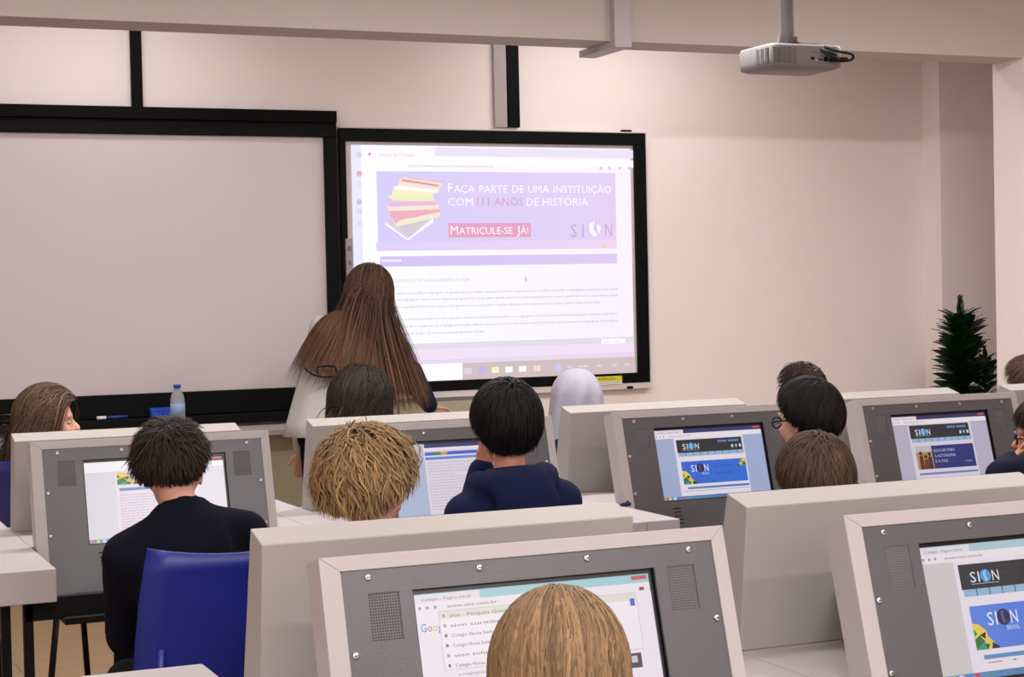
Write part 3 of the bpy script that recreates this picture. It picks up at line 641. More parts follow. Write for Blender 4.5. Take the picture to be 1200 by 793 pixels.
lines(d, .055, .2, .122, .134, 2); d.text('Conheca o Sion', .055, .15, .007, (70, 80, 190), .07); lines(d, .055, .2, .16, .2, 5); finish(d, desks['A'])

# keyboards
def keyboard(loc, label):
    t = thing('keyboard', label, 'keyboard', loc, 0, 'black keyboards')
    b = MB(); b.hexa([(-.2, -.07, 0), (.2, -.07, 0), (.2, .07, 0), (-.2, .07, 0), (-.2, -.07, .012), (.2, -.07, .012), (.2, .07, .024), (-.2, .07, .024)]); b.build('case', dark_m, t, bevel=.002)
    km = MB(); km.box((-.0085, -.0085, 0), (.0085, .0085, .006)); kmm = km.mesh('key', mat('key_black', (34, 34, 38), .5))
    for j in range(5):
        for i in range(18):
            k = put('key', kmm, t); k.location = (-.185 + i * .0205, -.055 + j * .022, .0125 + (j * .022 + .012) / .14 * .012)
dk = desks['C']; dl = dk.location
keyboard((dl.x + .285, dl.y + .2, .6185), 'black keyboard on the shelf beside the blue chair, far left')
dl = desks['E'].location; keyboard((dl.x + .36, dl.y + .2, .6185), 'black keyboard under the screen with the large blue banner')
pc_ = at(734, 590.5, 4.62); e = MB(); R3 = Matrix.Rotation(.4, 3, 'Z')
e.ell((0, 0, .006), (.018, .008, .006)); e.ell((.006, .008, .009), (.008, .011, .008), nu=10); e.ell((-.014, .003, .004), (.006, .006, .004), nu=8)
q = ray(734, 592.5); tt = (.75 - EYE) / q[2]; o = e.build('crumpled_wrapper', mat('navy_paper', (20, 22, 70), .6), None, True); o.location = (q[0] * tt, q[1] * tt, .7505); tag(o, 'small crumpled dark blue wrapper on the white desktop', 'wrapper')

# ---------------------------------------------------------------- chairs
def make_chair():
    t = thing('school_chair', 'x', 'chair')
    W, D, T = .43, .38, .44
    nx, ny = 9, 8; b = MB(); v = []
    for j in range(ny):
        for i in range(nx):
            u = i / (nx - 1) * 2 - 1; w_ = j / (ny - 1) * 2 - 1
            v.append((u * W / 2 * (1 - .05 * max(0, -w_)), w_ * D / 2, T + .012 * u * u - .01 * max(0, w_) ** 3 * 3 - .004))
    f = [(j * nx + i, j * nx + i + 1, (j + 1) * nx + i + 1, (j + 1) * nx + i) for j in range(ny - 1) for i in range(nx - 1)]
    b.add(v, f); o = b.build('seat', blue_m, t, True); s_ = o.modifiers.new('thickness', 'SOLIDIFY'); s_.thickness = .012
    b = MB(); v = []; ny = 9
    for j in range(ny):
        for i in range(nx):
            u = i / (nx - 1) * 2 - 1; w_ = j / (ny - 1)
            hw_ = W / 2 * (1.0 + .02 * math.sin(w_ * 3) - .13 * w_ ** 2)
            v.append((u * hw_, -D / 2 - .015 - .07 * w_ - .02 * (1 - u * u), .50 + .40 * w_ - .02 * (1 - u * u) * (w_ > .95) + .014 * (1 - u * u) * (w_ < .05)))
    f = [(j * nx + i, j * nx + i + 1, (j + 1) * nx + i + 1, (j + 1) * nx + i) for j in range(ny - 1) for i in range(nx - 1)]
    b.add(v, f); o = b.build('backrest', blue_m, t, True); s_ = o.modifiers.new('thickness', 'SOLIDIFY'); s_.thickness = .01
    for s in (-1, 1):
        b = MB(); b.tube([(s * .175, D / 2 - .03, .001), (s * .165, D / 2 - .06, T - .03)], .011); b.build('leg', dark_m, t, True)
        b = MB(); b.tube([(s * .175, -D / 2 - .02, .001), (s * .165, -D / 2 + .04, T - .03)], .011); b.build('leg', dark_m, t, True)
        b = MB(); b.tube([(s * .165, D / 2 - .06, T - .03), (s * .165, -D / 2 + .01, T - .03), (s * .165, -D / 2 - .01, T - .01), (s * .165, -D / 2 - .028, T + .1), (s * .16, -D / 2 - .055, T + .25)], .010); b.build('side_tube', blue_m, t, True)
    b = MB(); b.tube([(-.165, 0, T - .03), (.165, 0, T - .03)], .01); b.build('cross_tube', dark_m, t, True)
    return t
chair0 = make_chair(); chair_used = []
def chair(x, y, rz, label):
    c = chair0 if not chair_used else copy_tree(chair0); chair_used.append(1)
    c.location = (x, y, 0); c.rotation_euler = (0, 0, rz); c['label'] = label; c['group'] = 'blue plastic school chairs'

# ---------------------------------------------------------------- people
def rot(yaw=0, pitch=0, roll=0):      # yaw: turn left positive; pitch: nod down positive; roll: lean right positive
    return Matrix.Rotation(yaw, 3, 'Z') @ Matrix.Rotation(-pitch, 3, 'X') @ Matrix.Rotation(roll, 3, 'Y')
def remesh(mb, name, m, parent, vox, smooth=3, clip=None):
    me = mb.mesh(name + '_raw', m); o = bpy.data.objects.new(name + '_raw', me); C.collection.objects.link(o)
    r = o.modifiers.new('r', 'REMESH'); r.mode = 'VOXEL'; r.voxel_size = vox; r.use_smooth_shade = True
    s_ = o.modifiers.new('s', 'SMOOTH'); s_.factor = .5; s_.iterations = smooth
    out = bpy.data.meshes.new_from_object(o.evaluated_get(bpy.context.evaluated_depsgraph_get())); out.name = name
    bpy.data.objects.remove(o); bpy.data.meshes.remove(me)
    if not out.materials: out.materials.append(m)
    out.polygons.foreach_set('use_smooth', [True] * len(out.polygons))
    return put(name, out, parent)
def hand(mb, W_, dirv, up, side, s=1., curl=.5):     # W_ wrist point, dirv towards the fingers, up = back of hand, side=+1: thumb to the right of dir
    d = Vector(dirv).normalized(); u = Vector(up); u = (u - d * u.dot(d)).normalized(); r = d.cross(u) * side
    W_ = Vector(W_); pc = W_ + d * .04 * s
    mb.tube([W_, W_ + d * .03 * s], [.022 * s, .024 * s], 10)
    R = Matrix((r, d, u)).transposed(); mb.ell(pc, (.036 * s, .045 * s, .014 * s), R, 12, 8)
    for k, (off, L) in enumerate(((.026, .062), (.009, .07), (-.009, .065), (-.025, .05))):
        p = W_ + d * .074 * s + r * off * s; dd = d.copy(); seg = L * s / 3
        for j in range(3):
            a = curl * (.25 + .75 * (j > 0)); dd = (dd * math.cos(a) - u * math.sin(a)).normalized()
            # keep u consistent with the turned direction
            q = p + dd * seg; mb.cap(p, q, .0088 * s - .0006 * j, .0082 * s - .0006 * j, 8); p = q; 
            un = (u - dd * u.dot(dd)); u2 = un.normalized() if un.length > .1 else u; u = u2
        u = Vector(up); u = (u - d * u.dot(d)).normalized()
    p = W_ + d * .025 * s + r * .026 * s; q = p + (d * .6 + r * .65 - u * .3).normalized() * .034 * s; mb.cap(p, q, .0115 * s, .0098 * s, 8); mb.cap(q, q + (d * .9 + r * .15 - u * .25).normalized() * .028 * s, .0096 * s, .0084 * s, 8)

# hair simulation ------------------------------------------------------------
def hair(name, parent, mtl, H, R, rad, n=900, length=(.04, .06), width=.004, lift=.35, offset=.006, layer=.010, grav=.25, drift=(0, 0, 0), whorl=(0, -.55, .85),
         front=.35, nape=-.75, colliders=(), hug=.35, huglow=-.6, taper=0, bands=0, lenz=0, tintv=.35, steps=None, seed=1, side_low=-.25, curl=0, cap_grow=.004, tintrange=None, spread=0, hfront=.55, part=None, tips=None):
    """H head centre, R 3x3 rotation, rad ellipsoid radii; hair covers the skull except the face and below the nape line."""
    rng = np.random.default_rng(seed); Rm = np.array(R); H = np.array(H, float); rad = np.array(rad, float); drift = np.array(drift, float)
    depth = [None]
    def covered(p):      # p unit directions in the head frame: x right, y forward, z up
        y, z = p[:, 1], p[:, 2]
        low = nape + (side_low - nape) * np.clip((y + .55) / .75, 0, 1)       # hairline rises from nape to temples
        low = np.where(y > .2, side_low + (hfront - side_low) * np.clip((y - .2) / max(front, .05), 0, 1), low)
        depth[0] = z - low
        return z > low
    # cap
    nu, nv = 56, 34; th = np.linspace(0, 2 * np.pi, nu, endpoint=False); ph = np.linspace(-np.pi / 2 + .02, np.pi / 2 - .02, nv)
    g = np.array([(math.cos(b) * math.cos(a), math.cos(b) * math.sin(a), math.sin(b)) for b in ph for a in th])
    wob = 1 + .016 * np.sin(g[:, 0] * 13 + seed) * np.sin(g[:, 1] * 11 + 2 * seed) + .012 * np.sin(g[:, 2] * 17 + seed)
    cov = covered(g); tf = np.clip(.05 + depth[0] / .55, 0, 1) if taper else np.ones(len(g)); P = g * (rad + .001 + ((cap_grow + offset * .6) * tf)[:, None] * np.ones(3)) * (1 + (wob - 1) * tf)[:, None]; P = P @ Rm.T + H
    mb = MB(); tints = []
    faces = []
    for j in range(nv - 1):
        for k in range(nu):
            q = (j * nu + k, j * nu + (k + 1) % nu, (j + 1) * nu + (k + 1) % nu, (j + 1) * nu + k)
            if cov[list(q)].sum() >= 3: faces.append(q)
    faces.append(tuple((nv - 1) * nu + k for k in range(nu)))
    V = [P]; Fc = [np.array(q) for q in faces]; tint = [(.7, .7, .7, 1)] * len(faces)
    # strands
    d0 = rng.normal(size=(n * 6, 3)); d0 /= np.linalg.norm(d0, axis=1)[:, None]; d0 = d0[covered(d0)][:n]; n = len(d0); covered(d0); tf = np.clip(.08 + depth[0] / .55, 0, 1) if taper else np.ones(n)
    wh = np.array(whorl, float); wh /= np.linalg.norm(wh)
    lay = rng.uniform(0, 1, n); er = rad[None, :] + .002 + (cap_grow + offset + layer * lay[:, None]) * tf[:, None]
    p = d0 * er; nr = d0 / er; nr /= np.linalg.norm(nr, axis=1)[:, None]
    if part is not None:      # centre part: flow to either side
        flow = np.stack([np.sign(d0[:, 0] - part) * 1.0, -.25 * np.ones(n), -.15 * np.ones(n)], 1)
    else: flow = d0 - wh
    flow += rng.normal(size=flow.shape) * .14
    t = flow - nr * (flow * nr).sum(1)[:, None]; t /= np.linalg.norm(t, axis=1)[:, None] + 1e-9
    p = p @ Rm.T + H; t = t @ Rm.T; nr = nr @ Rm.T
    L = rng.uniform(length[0], length[1], n) + lenz * d0[:, 2]; L = L * (.45 + .55 * tf); steps = steps or max(5, int(length[1] / .014)); ds = L / steps
    g_ = np.array([0, 0, -1.]) + drift; g_ /= np.linalg.norm(g_)
    gs = np.repeat(g_[None], n, 0)
    if spread: gs = gs + ((d0 @ Rm.T) * np.array([1, .3, 0])) * spread; gs /= np.linalg.norm(gs, axis=1)[:, None]
    d = t + nr * lift * rng.uniform(.3, 1, n)[:, None]; d /= np.linalg.norm(d, axis=1)[:, None]
    ph_ = rng.uniform(0, 6.28, n); path = [p.copy()]; nrm = [nr.copy()]
    for k in range(steps):
        if curl:
            sd = np.cross(d, nr); d = d + sd * (curl * np.cos(ph_ + k * 1.1))[:, None] + nr * (curl * .6 * np.sin(ph_ + k * 1.1))[:, None]
        q = (p - H) @ Rm; rr = np.sqrt(((q / er) ** 2).sum(1)); near = np.clip((1.35 - rr) / .3, 0, 1) * (q[:, 2] > rad[2] * huglow)
        d = d - nr * (hug * near)[:, None]
        d = d + gs * grav + rng.normal(size=d.shape) * .025; d /= np.linalg.norm(d, axis=1)[:, None]
        p = p + d * ds[:, None]
        q = (p - H) @ Rm; rr = np.sqrt(((q / er) ** 2).sum(1)); ins = rr < 1
        q[ins] = q[ins] / rr[ins][:, None]; p2 = q @ Rm.T + H
        nn = (q / er ** 2) @ Rm.T; nn /= np.linalg.norm(nn, axis=1)[:, None]
        p = np.where(ins[:, None], p2, p)
        dn = (d * nn).sum(1); fix = ins & (dn < 0); d[fix] -= nn[fix] * dn[fix][:, None]
        nr = nn.copy()
        for (c, r_) in colliders:
            c = np.array(c); r2 = np.array(r_) + .004 + layer * .6 * lay[:, None]; q = p - c; rr = np.sqrt(((q / r2) ** 2).sum(1)); ins = rr < 1
            nn = q / r2 ** 2; nn /= np.linalg.norm(nn, axis=1)[:, None] + 1e-9
            p[ins] = (q[ins] / rr[ins][:, None]) + c
            dn = (d * nn).sum(1); fix = ins & (dn < 0); d[fix] -= nn[fix] * dn[fix][:, None]; nr[ins] = nn[ins]
        d /= np.linalg.norm(d, axis=1)[:, None] + 1e-9
        path.append(p.copy()); nrm.append(nr.copy())
    path = np.array(path); nrm = np.array(nrm)          # steps+1, n, 3
    tan = np.gradient(path, axis=0); side = np.cross(tan, nrm); side /= np.linalg.norm(side, axis=2)[:, :, None] + 1e-9
    ww = width * rng.uniform(.6, 1.3, n); tp = np.concatenate([np.linspace(1, .8, steps - steps // 3), np.linspace(.8, .12, steps // 3 + 1)])
    a = path - side * (ww[None, :, None] * tp[:, None, None] / 2); b = path + side * (ww[None, :, None] * tp[:, None, None] / 2)
    mid = path + nrm * (ww[None, :, None] * tp[:, None, None] * .28)
    base = len(P); VV = np.stack([a, mid, b], 2).transpose(1, 0, 2, 3).reshape(-1, 3)   # strand, step, 3
    per = (steps + 1) * 3; idx = np.arange(n)[:, None, None] * per + np.arange(steps)[None, :, None] * 3 + base
    q1 = np.concatenate([idx, idx + 1, idx + 4, idx + 3], 2).reshape(-1, 4); q2 = np.concatenate([idx + 1, idx + 2, idx + 5, idx + 4], 2).reshape(-1, 4)
    Fq = np.concatenate([q1, q2]); sid = np.concatenate([np.repeat(np.arange(n), steps)] * 2); stp = np.concatenate([np.tile(np.arange(steps), n)] * 2)
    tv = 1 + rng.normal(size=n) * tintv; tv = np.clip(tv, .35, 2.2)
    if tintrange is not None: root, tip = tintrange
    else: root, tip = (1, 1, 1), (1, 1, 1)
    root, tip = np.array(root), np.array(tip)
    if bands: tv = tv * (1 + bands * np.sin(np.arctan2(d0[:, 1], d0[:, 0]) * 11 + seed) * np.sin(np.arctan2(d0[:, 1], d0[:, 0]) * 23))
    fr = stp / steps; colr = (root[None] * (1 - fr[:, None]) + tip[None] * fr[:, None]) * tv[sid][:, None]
    me = bpy.data.meshes.new(name)
    me.from_pydata([tuple(v) for v in P.tolist()] + [tuple(v) for v in VV.tolist()], [], [tuple(map(int, q)) for q in faces] + Fq.tolist())
    me.materials.append(mtl); me.polygons.foreach_set('use_smooth', [True] * len(me.polygons))
    at_ = me.color_attributes.new('tint', 'FLOAT_COLOR', 'CORNER'); cd = []
    capc = tuple((.62 * root).tolist()) + (1,)
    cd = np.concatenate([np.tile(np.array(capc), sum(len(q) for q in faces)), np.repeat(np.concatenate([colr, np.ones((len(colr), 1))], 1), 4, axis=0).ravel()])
    at_.data.foreach_set('color', cd.astype(np.float32))
    return put(name, me, parent)

def person(label, hip, neck, head, hyaw=0, hpitch=0, hroll=0, yaw=0, skin=skin_m, top=navy_m, topname='jacket', group='pupils in the classroom', sw=.165, hands=None, elbows=None, knees=None,
           standing=False, vox=.008, hs=1., collar=True, hood=False, legs=True, hand_dirs=None, curl=.6, topvox=.010, bulk=1.):
    """hip, neck and head centre are world points; everything is built in world space round an Empty on the floor"""
    hip, neck, head = Vector(hip), Vector(neck), Vector(head); base = Vector((hip.x, hip.y, 0))
    t = thing('person', label, 'person', base, 0, group)
    Lc = lambda p: Vector(p) - base
    Ry = rot(yaw); Rh = rot(hyaw, hpitch, hroll)
    hp, nk, hd = Lc(hip), Lc(neck), Lc(head); ax = (nk - hp).normalized(); rt = (Ry @ Vector((1, 0, 0)))
    rt = (rt - ax * rt.dot(ax)).normalized(); fw = ax.cross(rt) ; 
    if fw.dot(Ry @ Vector((0, 1, 0))) < 0: fw = -fw
    Rt = Matrix((rt, fw, ax)).transposed()
    b = MB(); c = MB(); tr = MB()
    ln = (nk - hp).length
    def both(fn): fn(b, 0); fn(c, .012)
    def torso(m_, g, tg=0):
        g = g + (.006 if g else 0); k = bulk
        m_.ell(hp + ax * .03, (.15 * k + g, .11 + g, .10 + g), Rt); m_.ell(hp + ax * ln * .32, (.13 * k + g, .095 + g, .15 + g), Rt); m_.ell(hp + ax * ln * .66, (sw * .88 + g, .105 + g, .16 + g), Rt)
        m_.ell(hp + ax * ln * .84, (sw * .80 + g, .08 + g, .075 + g), Rt)
    torso(b, 0); torso(c, .008)
    sh = [nk + rt * s * sw - ax * .082 for s in (-1, 1)]
    for s in sh: b.cap(nk - ax * .03, s, .05, .045); c.cap(nk - ax * .035, s, .055, .057)
    b.cap(nk - ax * .03, nk + (hd - nk) * .55, .047 * hs, .044 * hs)
    # arms
    hands = hands or [nk - ax * .22 + fw * .36 - rt * .10, nk - ax * .22 + fw * .36 + rt * .10]
    hw_ = []
    for i, s in enumerate((-1, 1)):
        h_ = Lc(hands[i]) if isinstance(hands[i], tuple) else hands[i]; h_ = Vector(h_)
        if elbows and elbows[i] is not None: el = Lc(elbows[i])
        else:
            m_ = (sh[i] + h_) / 2; dd = (h_ - sh[i]).length; ext = math.sqrt(max(.0, (.23 ** 2 - (dd / 2) ** 2))); el = m_ + (rt * s * .12 - ax * .9).normalized() * ext
        b.cap(sh[i], el, .040, .033); b.cap(el, h_, .033, .024); c.cap(sh[i], el, .056, .046); c.cap(el, el + (h_ - el) * .93, .046, .036)
        dirv = Vector(hand_dirs[i]) if hand_dirs else (h_ - el).normalized(); hand(b, h_, dirv, Vector((0, 0, 1)) if abs(dirv.z) < .85 else -fw, -s, .88 * hs, curl)
    # legs
    for i, s in enumerate((-1, 1)):
        if standing:
            k_ = hp + rt * s * .085 + Vector((0, .01, -(hip.z) * .47)); an = Vector((hp.x + rt.x * s * .09, hp.y + rt.y * s * .09, .075)); hj = hp + rt * s * .085 - Vector((0, 0, .05))
        else:
            hj = hp + rt * s * .085 + Vector((0, 0, -.0)); k_ = hj + (Ry @ Vector((s * .03, .36, -.0))); an = k_ + (Ry @ Vector((0, -.04, -(k_.z - .075))))
        fd = Ry @ Vector((0, 1, 0))
        b.cap(hj, k_, .072, .048); b.cap(k_, an, .048, .033); tr.cap(hj, k_, .084, .06); tr.cap(k_, an, .06, .048)
        b.cap(an + Vector((0, 0, -.035)), an + fd * .13 + Vector((0, 0, -.045)), .033, .026)
        q = MB(); q.ell(an + fd * .055 + Vector((0, 0, -.034)), (.045, .125, .04), Ry); q.build('shoe', dark_m, t, True)
    tr.ell(hp + ax * .0, (.162 * bulk, .122, .09), Rt)
    # head
    def HP(x, y, z): return hd + Rh @ Vector((x, y, z)) * hs
    b.ell(HP(0, -.008, .018), (.072 * hs, .09 * hs, .088 * hs), Rh, 20, 14); b.ell(HP(0, .028, -.035), (.055 * hs, .056 * hs, .068 * hs), Rh, 16, 12); b.ell(HP(0, .045, -.078), (.026 * hs, .024 * hs, .022 * hs), Rh)
    b.cap(HP(0, .084, .005), HP(0, .104, -.022), .008 * hs, .0125 * hs, 8); b.ell(HP(0, .09, -.028), (.017 * hs, .012 * hs, .009 * hs), Rh, 8, 6)
    b.ell(HP(0, .072, .024), (.05 * hs, .014 * hs, .012 * hs), Rh); 
    for s in (-1, 1):
        b.ell(HP(s * .034, .062, -.026), (.022 * hs, .022 * hs, .022 * hs), Rh, 10, 8)
        Re = Rh @ Matrix.Rotation(s * .35, 3, 'Z'); b.ell(HP(s * .077, -.012, -.008), (.007 * hs, .019 * hs, .031 * hs), Re, 12, 10)
        b.ell(HP(s * .081, -.02, .004), (.006 * hs, .012 * hs, .02 * hs), Re, 10, 8)
    body = remesh(b, 'body', skin, t, vox, 2)
    for s in (-1, 1):
        q = MB(); q.ell(HP(s * .03, .0715, .002), (.011 * hs, .0085 * hs, .0055 * hs), Rh, 12, 8); ey = q.build('eye', eye_m, t, True)
        q = MB(); q.ell(HP(s * .03, .0785, .002), (.005 * hs, .0025 * hs, .0045 * hs), Rh, 10, 6); q.build('iris', iris_m, ey, True)
    q = MB(); q.ell(HP(0, .0865, -.052), (.021 * hs, .006 * hs, .004 * hs), Rh, 12, 6); q.ell(HP(0, .0855, -.058), (.018 * hs, .0065 * hs, .0045 * hs), Rh, 12, 6); q.build('mouth', lip_m, t, True)
    if collar: c.tube([nk - ax * .03, nk + (hd - nk) * .18], [.068, .060], 16)
    if hood:
        for k in range(9):
            a = math.pi * (1.0 + k / 8); pp = nk + (rt * math.cos(a) * .085 + fw * (math.sin(a) * .075 - .005)) + ax * (-.012 - .02 * math.sin(-a) * 0); c.ell(pp, (.035, .032, .036), Rt, 10, 8)
        c.ell(nk - fw * .085 - ax * .06, (.085, .034, .07), Rt)
    j = remesh(c, topname, top, t, topvox, 3)
    tr_o = remesh(tr, 'trousers', trouser_m, t, .012, 3)
    t['_'] = 0; del t['_']
    info = dict(t=t, H=HP(0, -.008, .022), R=Rh, HP=HP, nk=nk, hp=hp, ax=ax, rt=rt, fw=fw, sh=sh, hs=hs, sw=sw, ln=ln, Rt=Rt, rad=(.074 * hs, .092 * hs, .090 * hs))
    return info
def torso_col(I, g=.02):      # ellipsoid colliders for long hair, axis aligned approximations
    out = [(tuple(I['hp'] + I['ax'] * I['ln'] * k), (r_ + g, .105 + g, z_)) for k, r_, z_ in ((.84, I['sw'] * .8, .11), (.66, I['sw'] * .88, .17), (.35, .14, .16))]
    return out
def glasses(I, m=dark_m):
    HP, R, hs, t = I['HP'], I['R'], I['hs'], I['t']; q = MB()
    for s in (-1, 1):
        pts = [HP(s * .032 + .024 * math.cos(a), .098 - .004 * abs(math.cos(a)), .002 + .017 * math.sin(a)) for a in np.linspace(0, 2 * math.pi, 17)]; q.tube(pts, .0022, 6)
        q.tube([HP(s * .056, .094, .006), HP(s * .08, .07, .006), HP(s * .084, -.01, .008), HP(s * .082, -.03, -.006)], .0022, 6)
    q.tube([HP(-.009, .1, .006), HP(.009, .1, .006)], .002, 6); q.build('glasses', m, t, True)
blk = hairmat('black', (20, 17, 17)); dbr = hairmat('dark_brown', (44, 33, 28)); brn = hairmat('brown', (80, 63, 50)); bln = hairmat('blond', (158, 130, 94)); lbr = hairmat('long_brown', (76, 56, 44)); ltb = hairmat('light_brown', (134, 110, 84))

# --- boy at the far left desk, black jacket
HC = at(201, 552, 4.0)
I = person('boy with short dark brown hair and black jacket on the blue chair at far left', (HC.x + .05, 3.88, .50), at(212, 596, 3.92)[:], HC, hyaw=-.45, hpitch=.12, sw=.135, hs=.9, top=mat('black_jacket', (17, 19, 30), .95, spec=.1, noise=.15, nscale=60, bump=.4), collar=True)
hair('hair', I['t'], dbr, I['H'], I['R'], I['rad'], n=4200, length=(.022, .04), width=0.0028, lift=.6, offset=.006, layer=.012, grav=.02, seed=3, nape=-.5, side_low=.05, hug=.08, taper=1)
chair(HC.x + .055, 3.84, -.05, 'blue plastic chair holding the boy in black at far left')
# --- boy in navy hoodie
HC = at(593, 500, 3.95)
I = person('boy with thick black hair and navy hooded top, sitting upright, seen from behind', (HC.x + .03, 3.9, .50), at(598, 556, 3.92)[:], HC, hyaw=-.12, hpitch=.05, sw=.125, hs=.88, top=navy2_m, topname='hooded_top', hood=True, skin=skin2_m,
           elbows=[at(545, 640, 4.1)[:], at(660, 640, 4.15)[:]], hands=[at(566, 545, 4.1)[:], (HC.x + .2, 4.28, .78)], curl=.9)
hair('hair', I['t'], blk, I['H'], I['R'], I['rad'], n=4600, length=(.045, .065), width=0.003, lift=0.12, offset=.008, layer=.012, grav=0.12, seed=5, nape=-.75, side_low=.0, hug=0.5, taper=1)
chair(HC.x - .04, 3.97, .05, 'blue plastic chair under the boy in the navy hooded top')
# --- blond boy
HC = at(431, 574, 3.45)
I = person('boy with tousled wavy blond hair looking down to the right, behind the nearest desk', (HC.x + .02, 3.44, .50), (HC.x + .0, 3.43, .88), HC, hyaw=-.95, hpitch=.22, hs=.88, sw=.13, top=navy_m)
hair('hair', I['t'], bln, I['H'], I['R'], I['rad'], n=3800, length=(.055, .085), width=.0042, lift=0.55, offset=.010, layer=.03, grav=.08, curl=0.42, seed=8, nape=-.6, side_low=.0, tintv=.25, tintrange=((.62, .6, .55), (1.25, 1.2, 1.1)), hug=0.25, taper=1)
chair(HC.x + .05, 3.43, 0, 'blue plastic chair under the blond boy')
# --- boy with glasses
HC = at(946, 493, 3.95)
I = person('boy with black hair and glasses, face turned left towards the blue banner screen', (HC.x + .02, 3.9, .50), at(962, 562, 3.9)[:], HC, hyaw=.34, hpitch=.08, hs=.84, sw=.13, top=navy_m)
hair('hair', I['t'], blk, I['H'], I['R'], I['rad'], n=4600, length=(.04, .065), width=0.003, lift=0.25, offset=.008, layer=.012, grav=0.12, seed=9, nape=-.6, side_low=.3, hug=0.3, taper=1)
glasses(I); chair(HC.x - .02, 3.97, .2, 'blue plastic chair under the boy with glasses')
# --- boy with short brown hair
HC = at(955, 568, 3.42)
I = person('boy with straight short brown hair, in front of the boy with glasses', (HC.x, 3.46, .48), (HC.x, 3.42, .84), HC, hyaw=-.2, hpitch=.15, hs=.92, sw=.13, top=navy_m)
hair('hair', I['t'], brn, I['H'], I['R'], I['rad'], n=4600, length=(.04, .06), width=0.0028, lift=0.2, offset=.008, layer=.010, grav=0.12, seed=12, nape=-.55, side_low=-.05, drift=(.5, 0, 0), tintv=.25, hug=0.35, taper=1)
chair(HC.x, 3.52, 0, 'blue plastic chair under the boy with straight short brown hair')
# --- right edge, hand to the face
HC = at(1224, 510, 4.35)
I = person('pupil with glasses at the right edge, hand held to the mouth', (HC.x + .0, 4.05, .50), (HC.x + .02, 4.2, .93), HC, hyaw=.95, hpitch=.12, hs=.9, sw=.13, top=navy_m, skin=skin2_m,
           elbows=[at(1172, 556, 4.22)[:], (HC.x + .25, 4.1, .72)], hands=[at(1187, 540, 4.36)[:], (HC.x + .1, 4.35, .77)], hand_dirs=[(.02, -.03, .05), (-.5, .5, 0)], curl=.95, vox=.006)
hair('hair', I['t'], dbr, I['H'], I['R'], I['rad'], n=3000, length=(.06, .09), width=0.003, lift=0.1, offset=.008, layer=.012, grav=.15, seed=13, nape=-.7, side_low=-.2, taper=1)
glasses(I); chair(HC.x, 3.98, .1, 'blue plastic chair under the person at the right edge')
# --- girl in the foreground
HC = at(656, 802, 1.86)
I = person('girl with long straight dark blond hair at the nearest desk, seen from behind', (HC.x + .02, 1.68, .48), (HC.x + .01, 1.78, .83), HC, hyaw=-.4, hpitch=.2, hs=.87, sw=.13, top=navy_m)
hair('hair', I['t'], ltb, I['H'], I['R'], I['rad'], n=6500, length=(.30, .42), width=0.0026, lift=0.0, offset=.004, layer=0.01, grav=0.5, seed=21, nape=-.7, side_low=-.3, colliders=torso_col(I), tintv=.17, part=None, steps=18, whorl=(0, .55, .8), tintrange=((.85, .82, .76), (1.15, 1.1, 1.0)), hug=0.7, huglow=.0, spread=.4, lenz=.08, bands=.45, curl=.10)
chair(HC.x + .03, 1.62, 0, 'blue plastic chair under the girl at the nearest desk')
# --- front row behind the second desks
HC = at(57, 494, 6.2)
I = person('girl with long brown hair at far left, face in profile turned right', (HC.x + .02, 6.16, .5), (HC.x - .0, 6.2, .85), HC, hyaw=-1.75, hpitch=.05, hs=.95, sw=.14, yaw=-1.2, top=mat('dark_grey_top', (30, 30, 36), .95, noise=.1))
hair('hair', I['t'], brn, I['H'], I['R'], I['rad'], n=3500, length=(.32, .42), width=0.0035, lift=0, offset=.006, layer=.02, grav=0.5, seed=22, nape=-.75, side_low=-.35, colliders=torso_col(I), tintv=.25, part=None, steps=16, hfront=.5, drift=(-.12, -.1, 0), hug=0.7, huglow=.0, lenz=.08, whorl=(0, .95, .35), bands=.25)
chair(HC.x + .06, 6.18, -1.2, 'blue plastic chair under the girl in profile at far left')
HC = at(424, 474, 6.25)
I = person('seated girl with long dark brown hair, just in front of the standing woman', (HC.x - .02, 6.15, .5), (HC.x - .01, 6.2, .87), HC, hyaw=-.9, hpitch=.05, sw=.15, top=navy_m)
hair('hair', I['t'], dbr, I['H'], I['R'], I['rad'], n=3500, length=(.22, .32), width=0.0038, lift=0, offset=.012, layer=.03, grav=0.45, seed=23, nape=-.75, side_low=-.1, colliders=torso_col(I), tintv=.28, steps=14, spread=.1, hug=0.5, huglow=.0, lenz=.08, whorl=(0, .95, .35), bands=.25)
q = MB(); q.ell(I['HP'](.082, -.005, -.04), (.004, .004, .004)); q.build('earring', mat('gold', (220, 190, 120), .25, metal=1), I['t'], True)
chair(HC.x - .02, 6.09, 0, 'blue plastic chair seen in the gap beside the left pair of desks')
HC = at(674, 474, 6.2)
I = person('child under a pale lilac headscarf, between two desks right of the black-haired boy', (HC.x, 6.1, .5), (HC.x, 6.16, .85), HC, hyaw=.1, sw=.15, top=navy_m)
